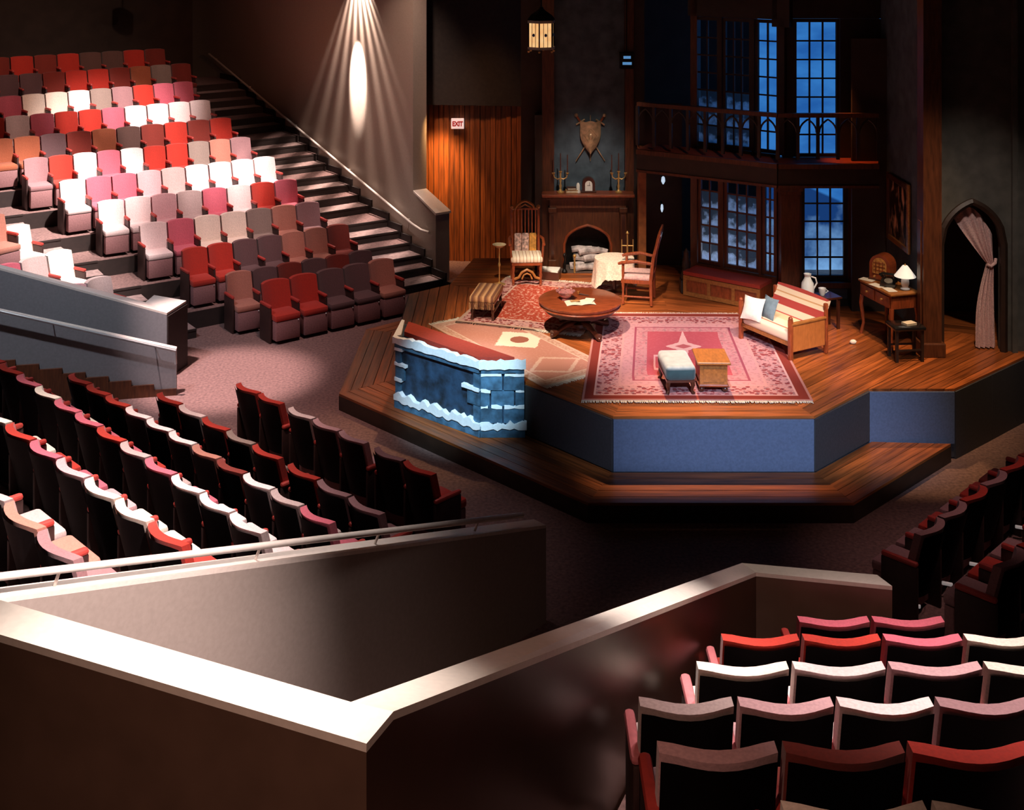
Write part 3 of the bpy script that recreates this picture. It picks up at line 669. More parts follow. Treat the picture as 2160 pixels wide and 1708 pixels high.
hillz = math_(nt, 'MULTIPLY_ADD', sp_.outputs[0], -.44, 4.37)     # a dark hillside below the horizon
hm = ND(nt, 'ShaderNodeMapRange'); hm.inputs[1].default_value = -.02; hm.inputs[2].default_value = .02; nt.links.new(math_(nt, 'SUBTRACT', sp_.outputs[2], hillz), hm.inputs[0])
nz2 = ND(nt, 'ShaderNodeTexNoise'); nz2.inputs['Scale'].default_value = 3; nz2.inputs['Detail'].default_value = 9; nt.links.new(tc.outputs['Object'], nz2.inputs[0])
r2_ = ND(nt, 'ShaderNodeMapRange'); r2_.inputs[1].default_value = 1.75; r2_.inputs[2].default_value = .55; nt.links.new(math_(nt, 'ADD', sp_.outputs[2], math_(nt, 'MULTIPLY_ADD', nz2.outputs[0], -2.6, 1.3)), r2_.inputs[0])
hill = mixc(nt, r2_.outputs[0], (.010,.045,.16), (.22,.42,.70))
e = ND(nt, 'ShaderNodeEmission'); nt.links.new(mixc(nt, hm.outputs[0], hill, sky), e.inputs[0]); e.inputs[1].default_value = 1.0
nt.links.new(e.outputs[0], nt.nodes['Material Output'].inputs[0])
tag(MB().box((5.4,19.6,3.3),(2.7,.03,5.4)).obj('sky_drop', sk), 'backlit blue painted night sky hung behind the bay windows', 'backdrop')
q = (BA+BB)/2-bn*1.2
spot('frost_fill', (q.x-.3, q.y+.2, 1.0), (*((BA+BB)/2), 1.6), 34, 120, 1, (.62,.76,1), .3)  # added lamp, kept out of view, to backlight the frosted panes
# pilaster between the two sides of the bay
pil = thing('pilaster', 'square wooden pilaster with moulded capital at the bay corner', 'pilaster', (4.09,17.52,ZS))
MB().box((0,0,.95),(.27,.22,1.5)).obj('shaft', oak_dark, pil); MB().box((0,0,.10),(.36,.30,.20),0,.015).obj('base', oak_dark, pil)
m = MB(); m.box((0,0,1.73),(.30,.25,.05)); m.box((0,0,1.79),(.36,.29,.06),0,.01); m.box((0,0,1.855),(.42,.33,.06),0,.01); m.obj('capital', oak_dark, pil)
# window seat
ws = thing('window_seat', 'built-in window seat with red cushion under the leaded bay window', 'bench', (0,0,0))
a, b = V2(*bp(ts[0]-.02))+bn*.04, V2(*bp(BL-.08))+bn*.04
MB().prism([a, b, b+bn*.40, a+bn*.40], ZS+.03, 1.17).obj('bench_box', mahog, ws)
MB().prism([a, b, b+bn*.42, a+bn*.42], 1.172, 1.225).obj('cushion', cush_red, ws)
Lw = (b-a).length; f0 = a+bn*.401
for t0, t1, z0, z1 in ((0,1,1.10,1.16),(0,1,ZS+.01,.92)): MB().prism([f0+bd*Lw*t0, f0+bd*Lw*t1, f0+bd*Lw*t1+bn*.02, f0+bd*Lw*t0+bn*.02], z0, z1).obj('panel_rail', golden_oak, ws)
for t in (0,.32,.64,.96): MB().prism([f0+bd*Lw*t, f0+bd*(Lw*t+.05), f0+bd*(Lw*t+.05)+bn*.022, f0+bd*Lw*t+bn*.022], .92, 1.10).obj('panel_stile', golden_oak, ws)
# balcony
bc = thing('balcony', 'dark wooden gallery with gothic arched balustrade across the bay', 'balcony', (0,0,0))
G = [V2(1.95,18.42), V2(3.86,17.22), V2(5.32,17.22)]; Gi = [V2(2.2,18.95), V2(3.98,17.66), V2(5.46,17.66)]
for i in range(2):
    MB().prism([G[i],G[i+1],Gi[i+1],Gi[i]], 2.98, 3.052).obj('floor_slab', M('red_gallery_carpet', (.30,.05,.02), .9) if i == 0 else bpy.data.materials['red_gallery_carpet'], bc)
    d = (G[i+1]-G[i]); Ld = d.length; d /= Ld; n_ = V2(d.y,-d.x)
    for z0, z1, dp, nm in ((2.74,2.975,.03,'fascia_beam'),(2.70,2.738,.05,'moulding'),(2.98,3.05,.055,'moulding')):
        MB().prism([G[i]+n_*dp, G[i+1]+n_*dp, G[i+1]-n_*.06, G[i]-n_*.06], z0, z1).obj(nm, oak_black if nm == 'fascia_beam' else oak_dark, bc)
    MB().prism([G[i]+n_*.03, G[i+1]+n_*.03, G[i+1]-n_*.05, G[i]-n_*.05], 3.72, 3.78).obj('handrail', oak_dark, bc)
    nb = round(Ld/.28); stp = Ld/nb
    for j in range(nb+1):
        q = G[i]+d*stp*j; MB().box((q.x,q.y,3.415),(.045,.04,.61),math.atan2(d.y,d.x)).obj('baluster', oak_black, bc)
        if j < nb:
            m = MB(); ang = math.atan2(d.y,d.x)
            for sgn in (0,1):
                pts = []
                for k in range(6):
                    th_ = k/5*math.radians(62); R_ = stp-.04
                    xx = (R_-R_*math.cos(th_))+.02 if sgn == 0 else stp-.02-(R_-R_*math.cos(th_))
                    xx = min(xx, stp/2) if sgn == 0 else max(xx, stp/2)
                    qq = q+d*xx; pts.append((qq.x, qq.y, 3.50+R_*math.sin(th_)*.86))
                m.tube(pts, .014, 6)
            m.obj('gothic_arch', oak_black, bc)
# fireplace wall
fb = sroot('wall_fireplace')
def fbox(x0,x1,y0,y1,z0,z1,mat,nm,par=fb): return MB().box(((x0+x1)/2,(y0+y1)/2,(z0+z1)/2),(x1-x0,y1-y0,z1-z0)).obj(nm,mat,par)
fbox(.62,1.98,19.85,20.0,1.9,7,plaster_blue,'chimney_breast')
fbox(.50,.70,19.66,19.98,ZS,7,oak_dark,'post'); fbox(1.88,2.02,19.66,19.98,ZS,7,oak_dark,'post'); fbox(.15,.50,19.85,19.98,ZS,8,dark_wall,'wall_panel'); fbox(.38,.50,19.6,19.85,ZS,3.4,oak_black,'post')
fbox(2.02,2.14,18.9,19.1,ZS,3.0,M('orange_oak',(.30,.10,.03),.5,0,.3,8),'door_post')
fbox(1.98,2.2,19.7,19.9,3.0,8,oak_black,'wall_panel')
fp = thing('fireplace', 'carved dark wood fireplace with pointed arch opening and mantel shelf', 'fireplace', (1.25,19.66,ZS))
def arch_pts(w_, h0, h1, n=9):        # pointed (four-centred) arch outline from right spring to left spring
    out = []
    for i in range(n*2+1):
        u = -1+i/n; k_ = .55; out.append((u*w_, h0+(h1-h0)*math.sqrt(max(0, 1-((abs(u)+k_)/(1+k_))**2))/math.sqrt(1-(k_/(1+k_))**2)))
    return out
def arch_panel(w_out, ztop, w_in, h0, h1, y0, y1, name, mat, par, z0=0):
    m = MB(); pts = [(-w_in,z0)]+arch_pts(w_in,h0,h1)+[(w_in,z0)]
    n = len(pts)
    def outer(p): 
        x, z = p
        if z <= h0+1e-6: return (-w_out if x < 0 else w_out, z)
        return (x/w_in*w_out, ztop)
    fr = [[m.bm.verts.new((x,y,z)) for x, z in pts] for y in (y0,y1)]
    ou = [[m.bm.verts.new((outer(q)[0],y,outer(q)[1])) for q in pts] for y in (y0,y1)]
    for i in range(n-1):
        m.bm.faces.new((fr[0][i],fr[0][i+1],ou[0][i+1],ou[0][i])); m.bm.faces.new((fr[1][i],ou[1][i],ou[1][i+1],fr[1][i+1]))
        m.bm.faces.new((fr[0][i],fr[1][i],fr[1][i+1],fr[0][i+1])); m.bm.faces.new((ou[0][i],ou[0][i+1],ou[1][i+1],ou[1][i]))
    # top corners
    for sx in (-1,1):
        i = 1 if sx < 0 else n-2
        for k, y in enumerate((y0,y1)): m.bm.faces.new((ou[k][i], m.bm.verts.new((sx*w_out,y,ztop)), ou[k][i+1 if sx<0 else i-1]))
    return m.obj(name, mat, par)
arch_panel(.54, 1.02, .36, .42, .70, -.06, .02, 'surround', oak_dark, fp)
m = MB(); ap_ = arch_pts(.39,.42,.735); m.tube([(-.39,-.07,0)]+[(x,-.07,z) for x,z in ap_]+[(.39,-.07,0)], .022, 8); m.obj('arch_moulding', mahog, fp, True)
for sx in (-1,1):
    m = MB(); m.box((sx*.585,-.05,.52),(.10,.16,1.04)); m.box((sx*.585,-.06,.09),(.14,.2,.18),0,.01); m.box((sx*.585,-.06,1.0),(.14,.2,.08),0,.01); m.obj('pilaster', oak_dark, fp)
    MB().box((sx*.585,-.135,.56),(.045,.012,.72)).obj('pilaster_panel', mahog_dark, fp)
MB().box((0,-.05,1.10),(1.26,.16,.14)).obj('frieze', oak_dark, fp); MB().box((0,-.07,1.20),(1.36,.24,.05),0,.012).obj('cornice', oak_dark, fp)
MB().box((0,-.10,1.255),(1.52,.34,.05),0,.012).obj('mantel_shelf', mahog, fp)
MB().box((0,.16,.40),(.78,.03,.9)).obj('fireback', iron, fp); MB().box((0,-.05,.012),(1.0,.45,.024)).obj('hearth', M('hearth_stone',(.10,.07,.06),.7), fp)
# log fire
lg = M('ashy_log', (.45,.40,.40), .9, 0, .75, 9, .5, detail=8)
lf = thing('log_pile', 'heap of pale ashy logs stacked in the pointed fireplace', 'firewood', (1.27,19.52,ZS+.026))
for i, (x, y, z, a, r_, L_) in enumerate(((-.10,.0,.06,.1,.06,.44),(.12,.03,.07,-.2,.065,.42),(-.02,-.08,.055,.35,.05,.46),(-.05,.02,.18,-.35,.055,.44),(.1,-.01,.19,.3,.06,.4),(.0,.0,.30,.5,.055,.4),(.16,.03,.30,-.5,.05,.34),(-.12,.02,.33,.15,.05,.34))):
    dx, dy = math.cos(a)*L_/2, math.sin(a)*L_/2*.3; dz = math.sin(a)*L_/4
    MB().tube([(x-dx,y-dy,z-dz*.4),(x-dx*.3,y,z+.01),(x+dx*.4,y+.005,z),(x+dx,y+dy,z+dz*.4)], [r_,r_*1.05,r_*.95,r_*.9], 9).obj('log', lg, lf, True)
gr_ = MB()
for x in (-.25,.25): gr_.tube([(x,-.2,.24),(x,-.2,.0),(x,.05,.02)], .014, 6); gr_.ball((x,-.2,.27),.03)
gr_.obj('andiron', brass, lf, True)
# mantel things
ZM = ZS+1.281
def candelabrum(x, y, lab):
    t = thing('candelabrum', lab, 'candlestick', (x,y,ZM), 0, 'brass candelabra on the mantel shelf')
    MB().lathe([(.06,0),(.062,.012),(.03,.03),(.015,.06),(.024,.11),(.012,.15),(.020,.20),(.012,.25),(.016,.30),(.01,.34)],14).obj('stem', brass, t, True)
    for s in (-1,0,1):
        if s: MB().tube([(0,0,.24),(s*.05,0,.22),(s*.10,0,.25),(s*.115,0,.31)], .009, 7).obj('arm', brass, t, True)
        h = .34 if s == 0 else .315
        MB().lathe([(.01,h-.02),(.028,h),(.028,h+.012),(.014,h+.015)],10,(s*.115,0,0)).obj('candle_cup', brass, t, True)
        MB().lathe([(.010,h+.012),(.009,h+.30),(.003,h+.31)],8,(s*.115,0,0)).obj('candle', M('dark_candle',(.10,.03,.02),.5) if 'dark_candle' not in bpy.data.materials else bpy.data.materials['dark_candle'], t, True)
candelabrum(.80,19.56,'three-armed brass candelabrum at the left end of the mantel shelf'); candelabrum(1.76,19.56,'three-armed brass candelabrum at the right end of the mantel shelf')
ck = thing('mantel_clock', 'black arched mantel clock with white face in the shelf middle', 'clock', (1.265,19.60,ZM))
def archblock(w_, h, d, name, mat, par, y=0, z=0, n=14):
    poly = [(-w_/2,0)]+[(-w_/2*math.cos(PI*i/n), h-w_/2+w_/2*math.sin(PI*i/n)) for i in range(n+1)]+[(w_/2,0)]
    Mx = Matrix.Translation((0,y,z)) @ Matrix.Rotation(PI/2,4,'X')
    return MB().prism(poly, 0, d, Mx).obj(name, mat, par)
archblock(.21,.25,.11,'case',mahog_dark,ck,.055); 
white = M('white_enamel', (.85,.82,.75), .4, 0, .04, 20)
archblock(.12,.165,.008,'dial',white,ck,-.056,.03); MB().box((.012,-.068,.145),(.006,.004,.06)).obj('clock_hand',iron,ck); MB().box((.0,-.068,.12),(.05,.004,.006)).obj('clock_hand',iron,ck)
MB().box((0,0,.012),(.25,.14,.024),0,.005).obj('base',mahog_dark,ck)
bkm = M('tan_book', (.45,.24,.09), .7); bkd = M('dark_book', (.07,.03,.02), .7)
pages = M('book_pages', (.70,.60,.45), .8)
def book(name, lab, loc, dims, mat, rz=0, grp=None):
    t = thing(name, lab, 'book', loc, rz, grp); x, y, z = dims
    m = MB(); m.box((0,0,.004),(x,y,.008)); m.box((0,0,z-.004),(x,y,.008)); m.box((-x/2+.004,0,z/2),(.008,y,z-.016)); m.obj('cover', mat, t)
    MB().box((.004,0,z/2),(x-.018,y-.014,z-.017)).obj('pages', pages, t); return t
book('book','tan book lying flat on the mantel beside the left candelabrum',(.985,19.58,ZM),(.20,.14,.045),bkm); book('book','dark book lying on top of the tan mantel book',(.98,19.58,ZM+.0455),(.15,.12,.04),bkd)
tag(MB().lathe([(.035,0),(.038,.01),(.028,.05),(.030,.12),(.02,.15),(.012,.16)],14,(1.09,19.55,ZM)).obj('vase', white, None, True), 'small cream vase on the mantel between books and clock', 'vase')
# shield and crossed swords
sh = thing('wall_shield', 'bronze heraldic shield over crossed swords on the blue chimney breast', 'shield', (1.31,19.845,3.02))
bronze = M('bronze', (.66,.44,.26), .34, .6, .35, 12, .2)
m = MB()
def shf(u, v):
    z = .24-.52*v; wd_ = .165*(1-max(0,(v-.35)/.65)**1.9)+.003; x = (u*2-1)*wd_
    return Vector((x, -.05-.05*(1-(u*2-1)**2), z+(.02*abs(math.cos(PI*u*2)) if v == 0 else 0)))
m.grid(shf, 12, 12, .012); m.obj('shield', bronze, sh, True)
m = MB(); m.tube([(-.10,-.105,.02),(0,-.115,.13),(.10,-.105,.02),(0,-.112,-.14),(-.10,-.105,.02)],.008,6); m.ball((0,-.11,.0),.04,(1,.4,1.3)); m.obj('shield_boss', bronze, sh, True)
for s in (-1,1):
    d = Vector((s*.50,0,.80)).normalized(); c = Vector((0,-.02 if s<0 else -.035,-.03)); 
    MB().tube([c-d*.46, c+d*.30],[.008,.016],6).obj('sword_blade', bronze, sh); MB().tube([c+d*.31,c+d*.42],.018,8).obj('sword_grip', mahog, sh, True)
    pr = Vector((d.z,0,-d.x)); m = MB(); m.tube([c+d*.31-pr*.085,c+d*.31+pr*.085],.015,6); m.ball(c+d*.445,.032); m.obj('sword_hilt', bronze, sh, True)
MB().tube([(0,-.02,.35),(0,-.02,-.42)],.008,6).obj('spear_shaft', bronze, sh)
# side wall with painting, post, and the archway wall
sw = sroot('wall_right')
MB().box((5.56,16.72,3.9),(.12,1.92,6.1)).obj('wall_panel', plaster_blue, sw); MB().box((5.49,16.75,ZS+.06),(.02,1.8,.12)).obj('skirting', oak_black, sw)
pp = thing('corner_post', 'tall dark wooden post with square base between painting and archway', 'post', (5.50,15.62,ZS))
MB().box((0,0,2.9),(.24,.24,5.8)).obj('shaft', oak_dark, pp); MB().box((0,-.02,.09),(.32,.30,.18),0,.012).obj('base', oak_dark, pp); MB().box((-.125,0,1.0),(.02,.10,1.5)).obj('panel', oak_dark, pp)
aw = sroot('wall_right_front')
aw.location = (6.09,15.72,ZS)
arch_panel(.46, 2.3, .40, 1.42, 1.95, -.02, .10, 'wall_panel', plaster_olive, aw)
MB().box((0,.04,4.2),(.92,.12,3.8)).obj('wall_panel', plaster_olive, aw); MB().box((1.12,.04,3.05),(1.32,.12,6.1)).obj('wall_panel', plaster_olive, aw)
m = MB(); pts = [(-.42,-.03,0)]+[(x,-.03,z) for x, z in arch_pts(.42,1.42,1.985)]+[(.42,-.03,0)]; m.tube(pts, .05, 6); m.obj('arch_casing', oak_black, aw)
MB().box((.55,-.06,2.6),(.07,.05,5.2)).obj('pilaster', plaster_olive, aw); MB().box((.92,-.06,2.6),(.12,.06,5.2)).obj('pilaster', plaster_olive, aw); MB().box((.0,1.7,2),(2.2,.06,4)).obj('back_panel', dark_wall, aw)
# curtain tied back in the archway
lace = M('pink_lace_curtain', (.62,.40,.38), .9, 0, .25, 50, .2)
cu = thing('curtain', 'pink striped lace curtain tied back on the right of the archway', 'curtain', (6.09,15.80,ZS))
def curt(u, v):     # v 0 top .. 1 bottom
    if v < .36:
        t = v/.36; xl = -.20+.44*t**1.1; xr = .31+.02*t; zt_ = 1.56+.36*(1-abs((xl*(1-u)+xr*u))/.40)**.6
        z = (1.52+.37*math.sin(PI*min(1,max(0,(u*.8+.2)))))*(1-t)+1.13*t
    else:
        t = (v-.36)/.64; xl = .24-.14*math.sin(min(1,t*1.4)*PI/2); xr = .33+.03*t; z = 1.13*(1-t)-.0*t+.02
    amp = .018 if v < .36 else .016+.014*v
    return Vector((xl+(xr-xl)*u, amp*math.sin(u*26+v*1.5)+.0, z))
MB().grid(curt, 48, 30, .004).obj('drape', lace, cu, True)
MB().tube([(.23,-.03,1.13),(.28,-.04,1.11),(.34,-.03,1.15),(.36,0,1.2)],.022,8).obj('tie_band', lace, cu, True)
# painting
pg_, nt, p = newmat('figure_painting')
tc = ND(nt, 'ShaderNodeTexCoord'); nz = ND(nt, 'ShaderNodeTexNoise'); nz.inputs['Scale'].default_value = 5; nz.inputs['Detail'].default_value = 3
mp = ND(nt, 'ShaderNodeMapping'); mp.inputs['Scale'].default_value = (1,1.6,.9); mp.inputs['Location'].default_value = (1.3,.7,2.1)
nt.links.new(tc.outputs['Object'], mp.inputs[0]); nt.links.new(mp.outputs[0], nz.inputs[0])
cr = ND(nt, 'ShaderNodeValToRGB'); cr.color_ramp.elements[0].position = .50; cr.color_ramp.elements[0].color = (.02,.008,.005,1); cr.color_ramp.elements[1].position = .68; cr.color_ramp.elements[1].color = (.75,.42,.24,1)
nt.links.new(nz.outputs[0], cr.inputs[0]); nt.links.new(cr.outputs[0], p.inputs['Base Color']); p.inputs['Roughness'].default_value = .35
pa = thing('painting', 'dark framed oil painting of pale figures on the blue side wall', 'painting', (5.495,16.80,2.02))
MB().box((-.012,0,.42),(.012,.80,.80)).obj('canvas', pg_, pa)
for y in (-.44,.44): MB().box((-.022,y,.42),(.04,.08,.96),0,.01).obj('frame_rail', golden_oak if y<0 else oak_dark, pa)
for z in (-.02,.86): MB().box((-.022,0,z),(.04,.80,.08),0,.01).obj('frame_rail', golden_oak if z<0 else oak_dark, pa)
# ------------------------------------------------------------------ rugs
def uvquad(name, c, mat, z=ZS+.003, th=.010, nu=1, nv=1):
    """rug from four corners near-left, near-right, far-right, far-left; UV in 0..1"""
    bm = bmesh.new(); uv = bm.loops.layers.uv.new('UVMap')
    lo = [bm.verts.new((p[0],p[1],z)) for p in c]; hi = [bm.verts.new((p[0],p[1],z+th)) for p in c]
    f = bm.faces.new(hi); 
    for l, t in zip(f.loops, ((0,0),(1,0),(1,1),(0,1))): l[uv].uv = t
    for i in range(4): bm.faces.new((lo[i],lo[(i+1)%4],hi[(i+1)%4],hi[i]))
    bm.faces.new(lo[::-1]); me = bpy.data.meshes.new(name); bm.to_mesh(me); bm.free()
    return link(name, me, mat)
def rugmat(name, W_, L_, field, bands, motif, med=None, fscale=16, fmix=.6):
    """bands: list of (edge distance, colour, motif strength) from the rim inwards"""
    m, nt, p = newmat(name); p.inputs['Roughness'].default_value = .95; p.inputs['Specular IOR Level'].default_value = .1
    uv = ND(nt, 'ShaderNodeUVMap'); sp = ND(nt, 'ShaderNodeSeparateXYZ'); nt.links.new(uv.outputs[0], sp.inputs[0])
    x = math_(nt, 'MULTIPLY', sp.outputs[0], W_); y = math_(nt, 'MULTIPLY', sp.outputs[1], L_)
    ex = math_(nt, 'MINIMUM', x, math_(nt, 'SUBTRACT', W_, x)); ey = math_(nt, 'MINIMUM', y, math_(nt, 'SUBTRACT', L_, y)); d = math_(nt, 'MINIMUM', ex, ey)
    cb = ND(nt, 'ShaderNodeCombineXYZ'); nt.links.new(x, cb.inputs[0]); nt.links.new(y, cb.inputs[1])
    mir = ND(nt, 'ShaderNodeCombineXYZ'); nt.links.new(ex, mir.inputs[0]); nt.links.new(ey, mir.inputs[1])   # mirrored: the pattern is symmetric
    vo = ND(nt, 'ShaderNodeTexVoronoi'); vo.inputs['Scale'].default_value = fscale; nt.links.new(mir.outputs[0], vo.inputs[0])
    nz = ND(nt, 'ShaderNodeTexNoise'); nz.inputs['Scale'].default_value = fscale*1.3; nz.inputs['Detail'].default_value = 5; nt.links.new(mir.outputs[0], nz.inputs[0])
    mt = math_(nt, 'GREATER_THAN', math_(nt, 'ADD', vo.outputs['Distance'], math_(nt, 'MULTIPLY', nz.outputs[0], .5)), .66)
    mt2 = math_(nt, 'GREATER_THAN', nz.outputs[0], .56)
    col = mixc(nt, math_(nt, 'MULTIPLY', mt2, fmix), field, motif[0])
    if med:
        for (cx, cy, rx, ry, c_, kind) in med:
            dx = math_(nt, 'DIVIDE', math_(nt, 'ABSOLUTE', math_(nt, 'SUBTRACT', x, cx)), rx); dy = math_(nt, 'DIVIDE', math_(nt, 'ABSOLUTE', math_(nt, 'SUBTRACT', y, cy)), ry)
            if kind == 'rect': q = math_(nt, 'MAXIMUM', dx, dy)
            elif kind == 'dia': q = math_(nt, 'ADD', dx, dy)
            elif kind == 'ring': q = math_(nt, 'ADD', .5, math_(nt, 'MULTIPLY', math_(nt, 'ABSOLUTE', math_(nt, 'SUBTRACT', math_(nt, 'MAXIMUM', dx, dy), .85)), 4))
            else: q = math_(nt, 'SQRT', math_(nt, 'ADD', math_(nt, 'POWER', dx, 2), math_(nt, 'POWER', dy, 2)))
            col = mixc(nt, math_(nt, 'LESS_THAN', math_(nt, 'ADD', q, math_(nt, 'MULTIPLY_ADD', nz.outputs[0], .3, -.15)), 1.0), col, c_)
    prev = 0; 
    for dist, c_, ms in reversed(bands):
        cc = mixc(nt, math_(nt, 'MULTIPLY', mt, ms), c_, motif[1]) if ms else c_
        if ms: cc = mixc(nt, math_(nt, 'MULTIPLY', mt2, ms*.5), cc, motif[2])
        col = mixc(nt, math_(nt, 'LESS_THAN', d, dist), col, cc)
    nt.links.new(col, p.inputs['Base Color'])
    return m
def fringe(rug, a, b, length, mat, z=ZS+.004, step=.018):
    a, b = V2(*a), V2(*b); d = (b-a).normalized(); n = V2(d.y,-d.x); m = MB(); k = int((b-a).length/step)
    for i in range(k):
        q = a+d*(i+.5)*step; l = length*random.uniform(.8,1.15); s = d*random.uniform(-.01,.01)
        m.prism([q-d*step*.42, q+d*step*.42, q+d*step*.3+n*l+s, q-d*step*.3+n*l+s], z, z+.006)
    o = m.obj('fringe', M('rug_fringe',(.78,.70,.58),.95) if 'rug_fringe' not in bpy.data.materials else bpy.data.materials['rug_fringe'], rug); o['kind'] = 'stuff'
# red floral rug at the back
c1_ = [(-.80,16.92),(.98,16.35),(1.66,18.62),(-.10,19.12)]
ru = uvquad('rug', c1_, rugmat('red_floral_rug', 1.85, 2.35, (.36,.055,.030), [(.05,(.50,.32,.24),0),(.28,(.20,.025,.022),.8),(.31,(.55,.35,.28),0)], ((.62,.36,.28),(.60,.34,.30),(.07,.03,.05)), None, 15, .75))
tag(ru, 'red floral oriental rug under the high-backed chair and striped bench', 'rug')
fringe(ru, c1_[0], c1_[1], .09, None); fringe(ru, c1_[2], c1_[3], .09, None)
# tan runner
c2_ = [(.36,14.48),(1.25,15.22),(-.16,17.40),(-1.12,16.80)]
c2_ = [(.37,14.44),(1.28,15.10),(-.22,17.36),(-1.15,16.74)]
ru = uvquad('rug', c2_, rugmat('tan_runner', 1.12, 2.75, (.52,.23,.17), [(.04,(.62,.40,.30),0),(.13,(.50,.26,.18),.6),(.15,(.68,.46,.36),0)], ((.62,.32,.26),(.66,.46,.36),(.42,.16,.12)),
     [(.71,1.55,.40,.40,(.86,.74,.58),'dia'),(.71,1.55,.13,.13,(.34,.12,.08),'ell'),(.56,.5,.42,.34,(.66,.42,.33),'dia'),(.56,.5,.34,.27,(.54,.24,.18),'dia')], 22, .3), ZS+.002, .008)
tag(ru, 'tan runner rug with cream medallion behind the stone garden wall', 'rug')
fringe(ru, c2_[0], c2_[1], .08, None); fringe(ru, c2_[2], c2_[3], .08, None)
# pink rug in front
c3_ = [(.82,13.99),(3.55,13.97),(3.70,17.20),(1.22,17.24)]
PK = (.56,.19,.22)
ru = uvquad('rug', c3_, rugmat('pink_border_rug', 2.62, 3.24, (.40,.075,.095), [(.03,(.46,.20,.17),0),(.14,(.22,.035,.025),0),(.165,(.60,.34,.32),0),(.44,(.26,.055,.06),.95),(.47,(.52,.26,.25),0),(.61,(.52,.25,.26),.35),(.64,(.30,.07,.10),0),(.80,(.46,.17,.19),.6)],
     ((.48,.13,.15),(.50,.25,.25),(.06,.025,.055)), [(1.31,1.85,.26,.20,(.62,.36,.34),'dia'),(1.31,1.85,.09,.62,(.62,.36,.34),'dia'),(1.31,1.85,.12,.09,(.40,.10,.11),'dia'),(.99,1.25,.10,.28,(.58,.30,.30),'ring'),(1.63,1.25,.10,.28,(.58,.30,.30),'ring')], 15, .25), ZS+.012, .012)
tag(ru, 'large pink bordered oriental rug at the front of the stage', 'rug')
fringe(ru, c3_[0], c3_[1], .06, None, ZS+.012); fringe(ru, c3_[2], c3_[3], .06, None, ZS+.012)
ZR = ZS+.025
# ------------------------------------------------------------------ furniture
def turned(h, r, n=12):
    return [(r*.7,0),(r,h*.04),(r*.6,h*.08),(r*.9,h*.2),(r*.55,h*.3),(r,h*.5),(r*.6,h*.62),(r*.9,h*.7),(r*.9,h)]
# round pedestal table
t = thing('round_table', 'low round mahogany pedestal table at the centre of the stage', 'table', (.94,16.40,ZR))
MB().lathe([(.0,.375),(.50,.375),(.555,.37),(.565,.385),(.55,.40),(.572,.425),(.575,.445),(.56,.455),(0,.455)],40).obj('table_top', mahog, t, True)
MB().lathe([(.46,.30),(.48,.305),(.48,.37),(.46,.374)],32).obj('apron', mahog_dark, t, True)
MB().lathe([(.10,.085),(.16,.10),(.15,.14),(.09,.16),(.17,.21),(.18,.25),(.12,.28),(.08,.30)],20).obj('pedestal', mahog_dark, t, True)
for k in range(4):
    a = k*PI/2+.55; c_, s_ = math.cos(a), math.sin(a)
    m = MB(); m.tube([(c_*.08,s_*.08,.13),(c_*.24,s_*.24,.13),(c_*.40,s_*.40,.06),(c_*.46,s_*.46,.055)],[.055,.045,.036,.05],10); m.ball((c_*.46,s_*.46,.032),.032); m.obj('foot', mahog_dark, t, True)
ZT = ZR+.456
bw_ = thing('glass_bowl', 'pink cut glass bowl on the left of the round table', 'bowl', (.74,16.38,ZT))
glassp, nt, p = newmat('pink_glass'); p.inputs['Base Color'].default_value = (.9,.45,.45,1); p.inputs['Transmission Weight'].default_value = .7; p.inputs['Roughness'].default_value = .1
m = MB(); m.lathe([(.06,0),(.062,.012),(.03,.02),(.075,.045),(.115,.10),(.12,.115),(.11,.11),(.07,.055),(.0,.035)],16); m.obj('bowl', glassp, bw_, True)
m = MB()
for k in range(8): a = k*PI/4; m.ball((.116*math.cos(a),.116*math.sin(a),.118),.02,(1,1,1.2),8)
m.obj('scalloped_rim', glassp, bw_, True)
paper = M('cream_paper', (.80,.70,.55), .85, 0, .06, 30)
nb_ = thing('newspaper', 'cream newspaper spread open on the round table', 'newspaper', (.93,16.22,ZT), .15)
MB().grid(lambda u,v: Vector((-.2+.2*u,-.11+.22*v,.002+.012*math.sin(PI*u))),6,2,.002).obj('page', paper, nb_, True); MB().grid(lambda u,v: Vector((.002+.2*u,-.11+.22*v,.002+.015*math.sin(PI*u))),6,2,.002).obj('page', paper, nb_, True)
MB().box((-.06,.05,.018),(.13,.07,.004),.1).obj('photo_insert', bkm, nb_)
tag(MB().box((1.06,16.30,ZT+.010),(.13,.17,.018),-.3).obj('writing_pad', paper), 'cream writing pad on the right of the newspaper on the table', 'notepad')
pi_ = thing('pipe', 'small tan smoking pipe lying at the back of the round table', 'pipe', (1.00,16.56,ZT+.006), -.5)
MB().tube([(-.07,0,.01),(.02,0,.008),(.08,0,.006)],[.012,.007,.006],8).obj('stem', bkd, pi_, True); MB().lathe([(.012,.0),(.020,.01),(.022,.045),(.015,.045)],10,(-.08,0,0)).obj('pipe_bowl', golden_oak, pi_, True)
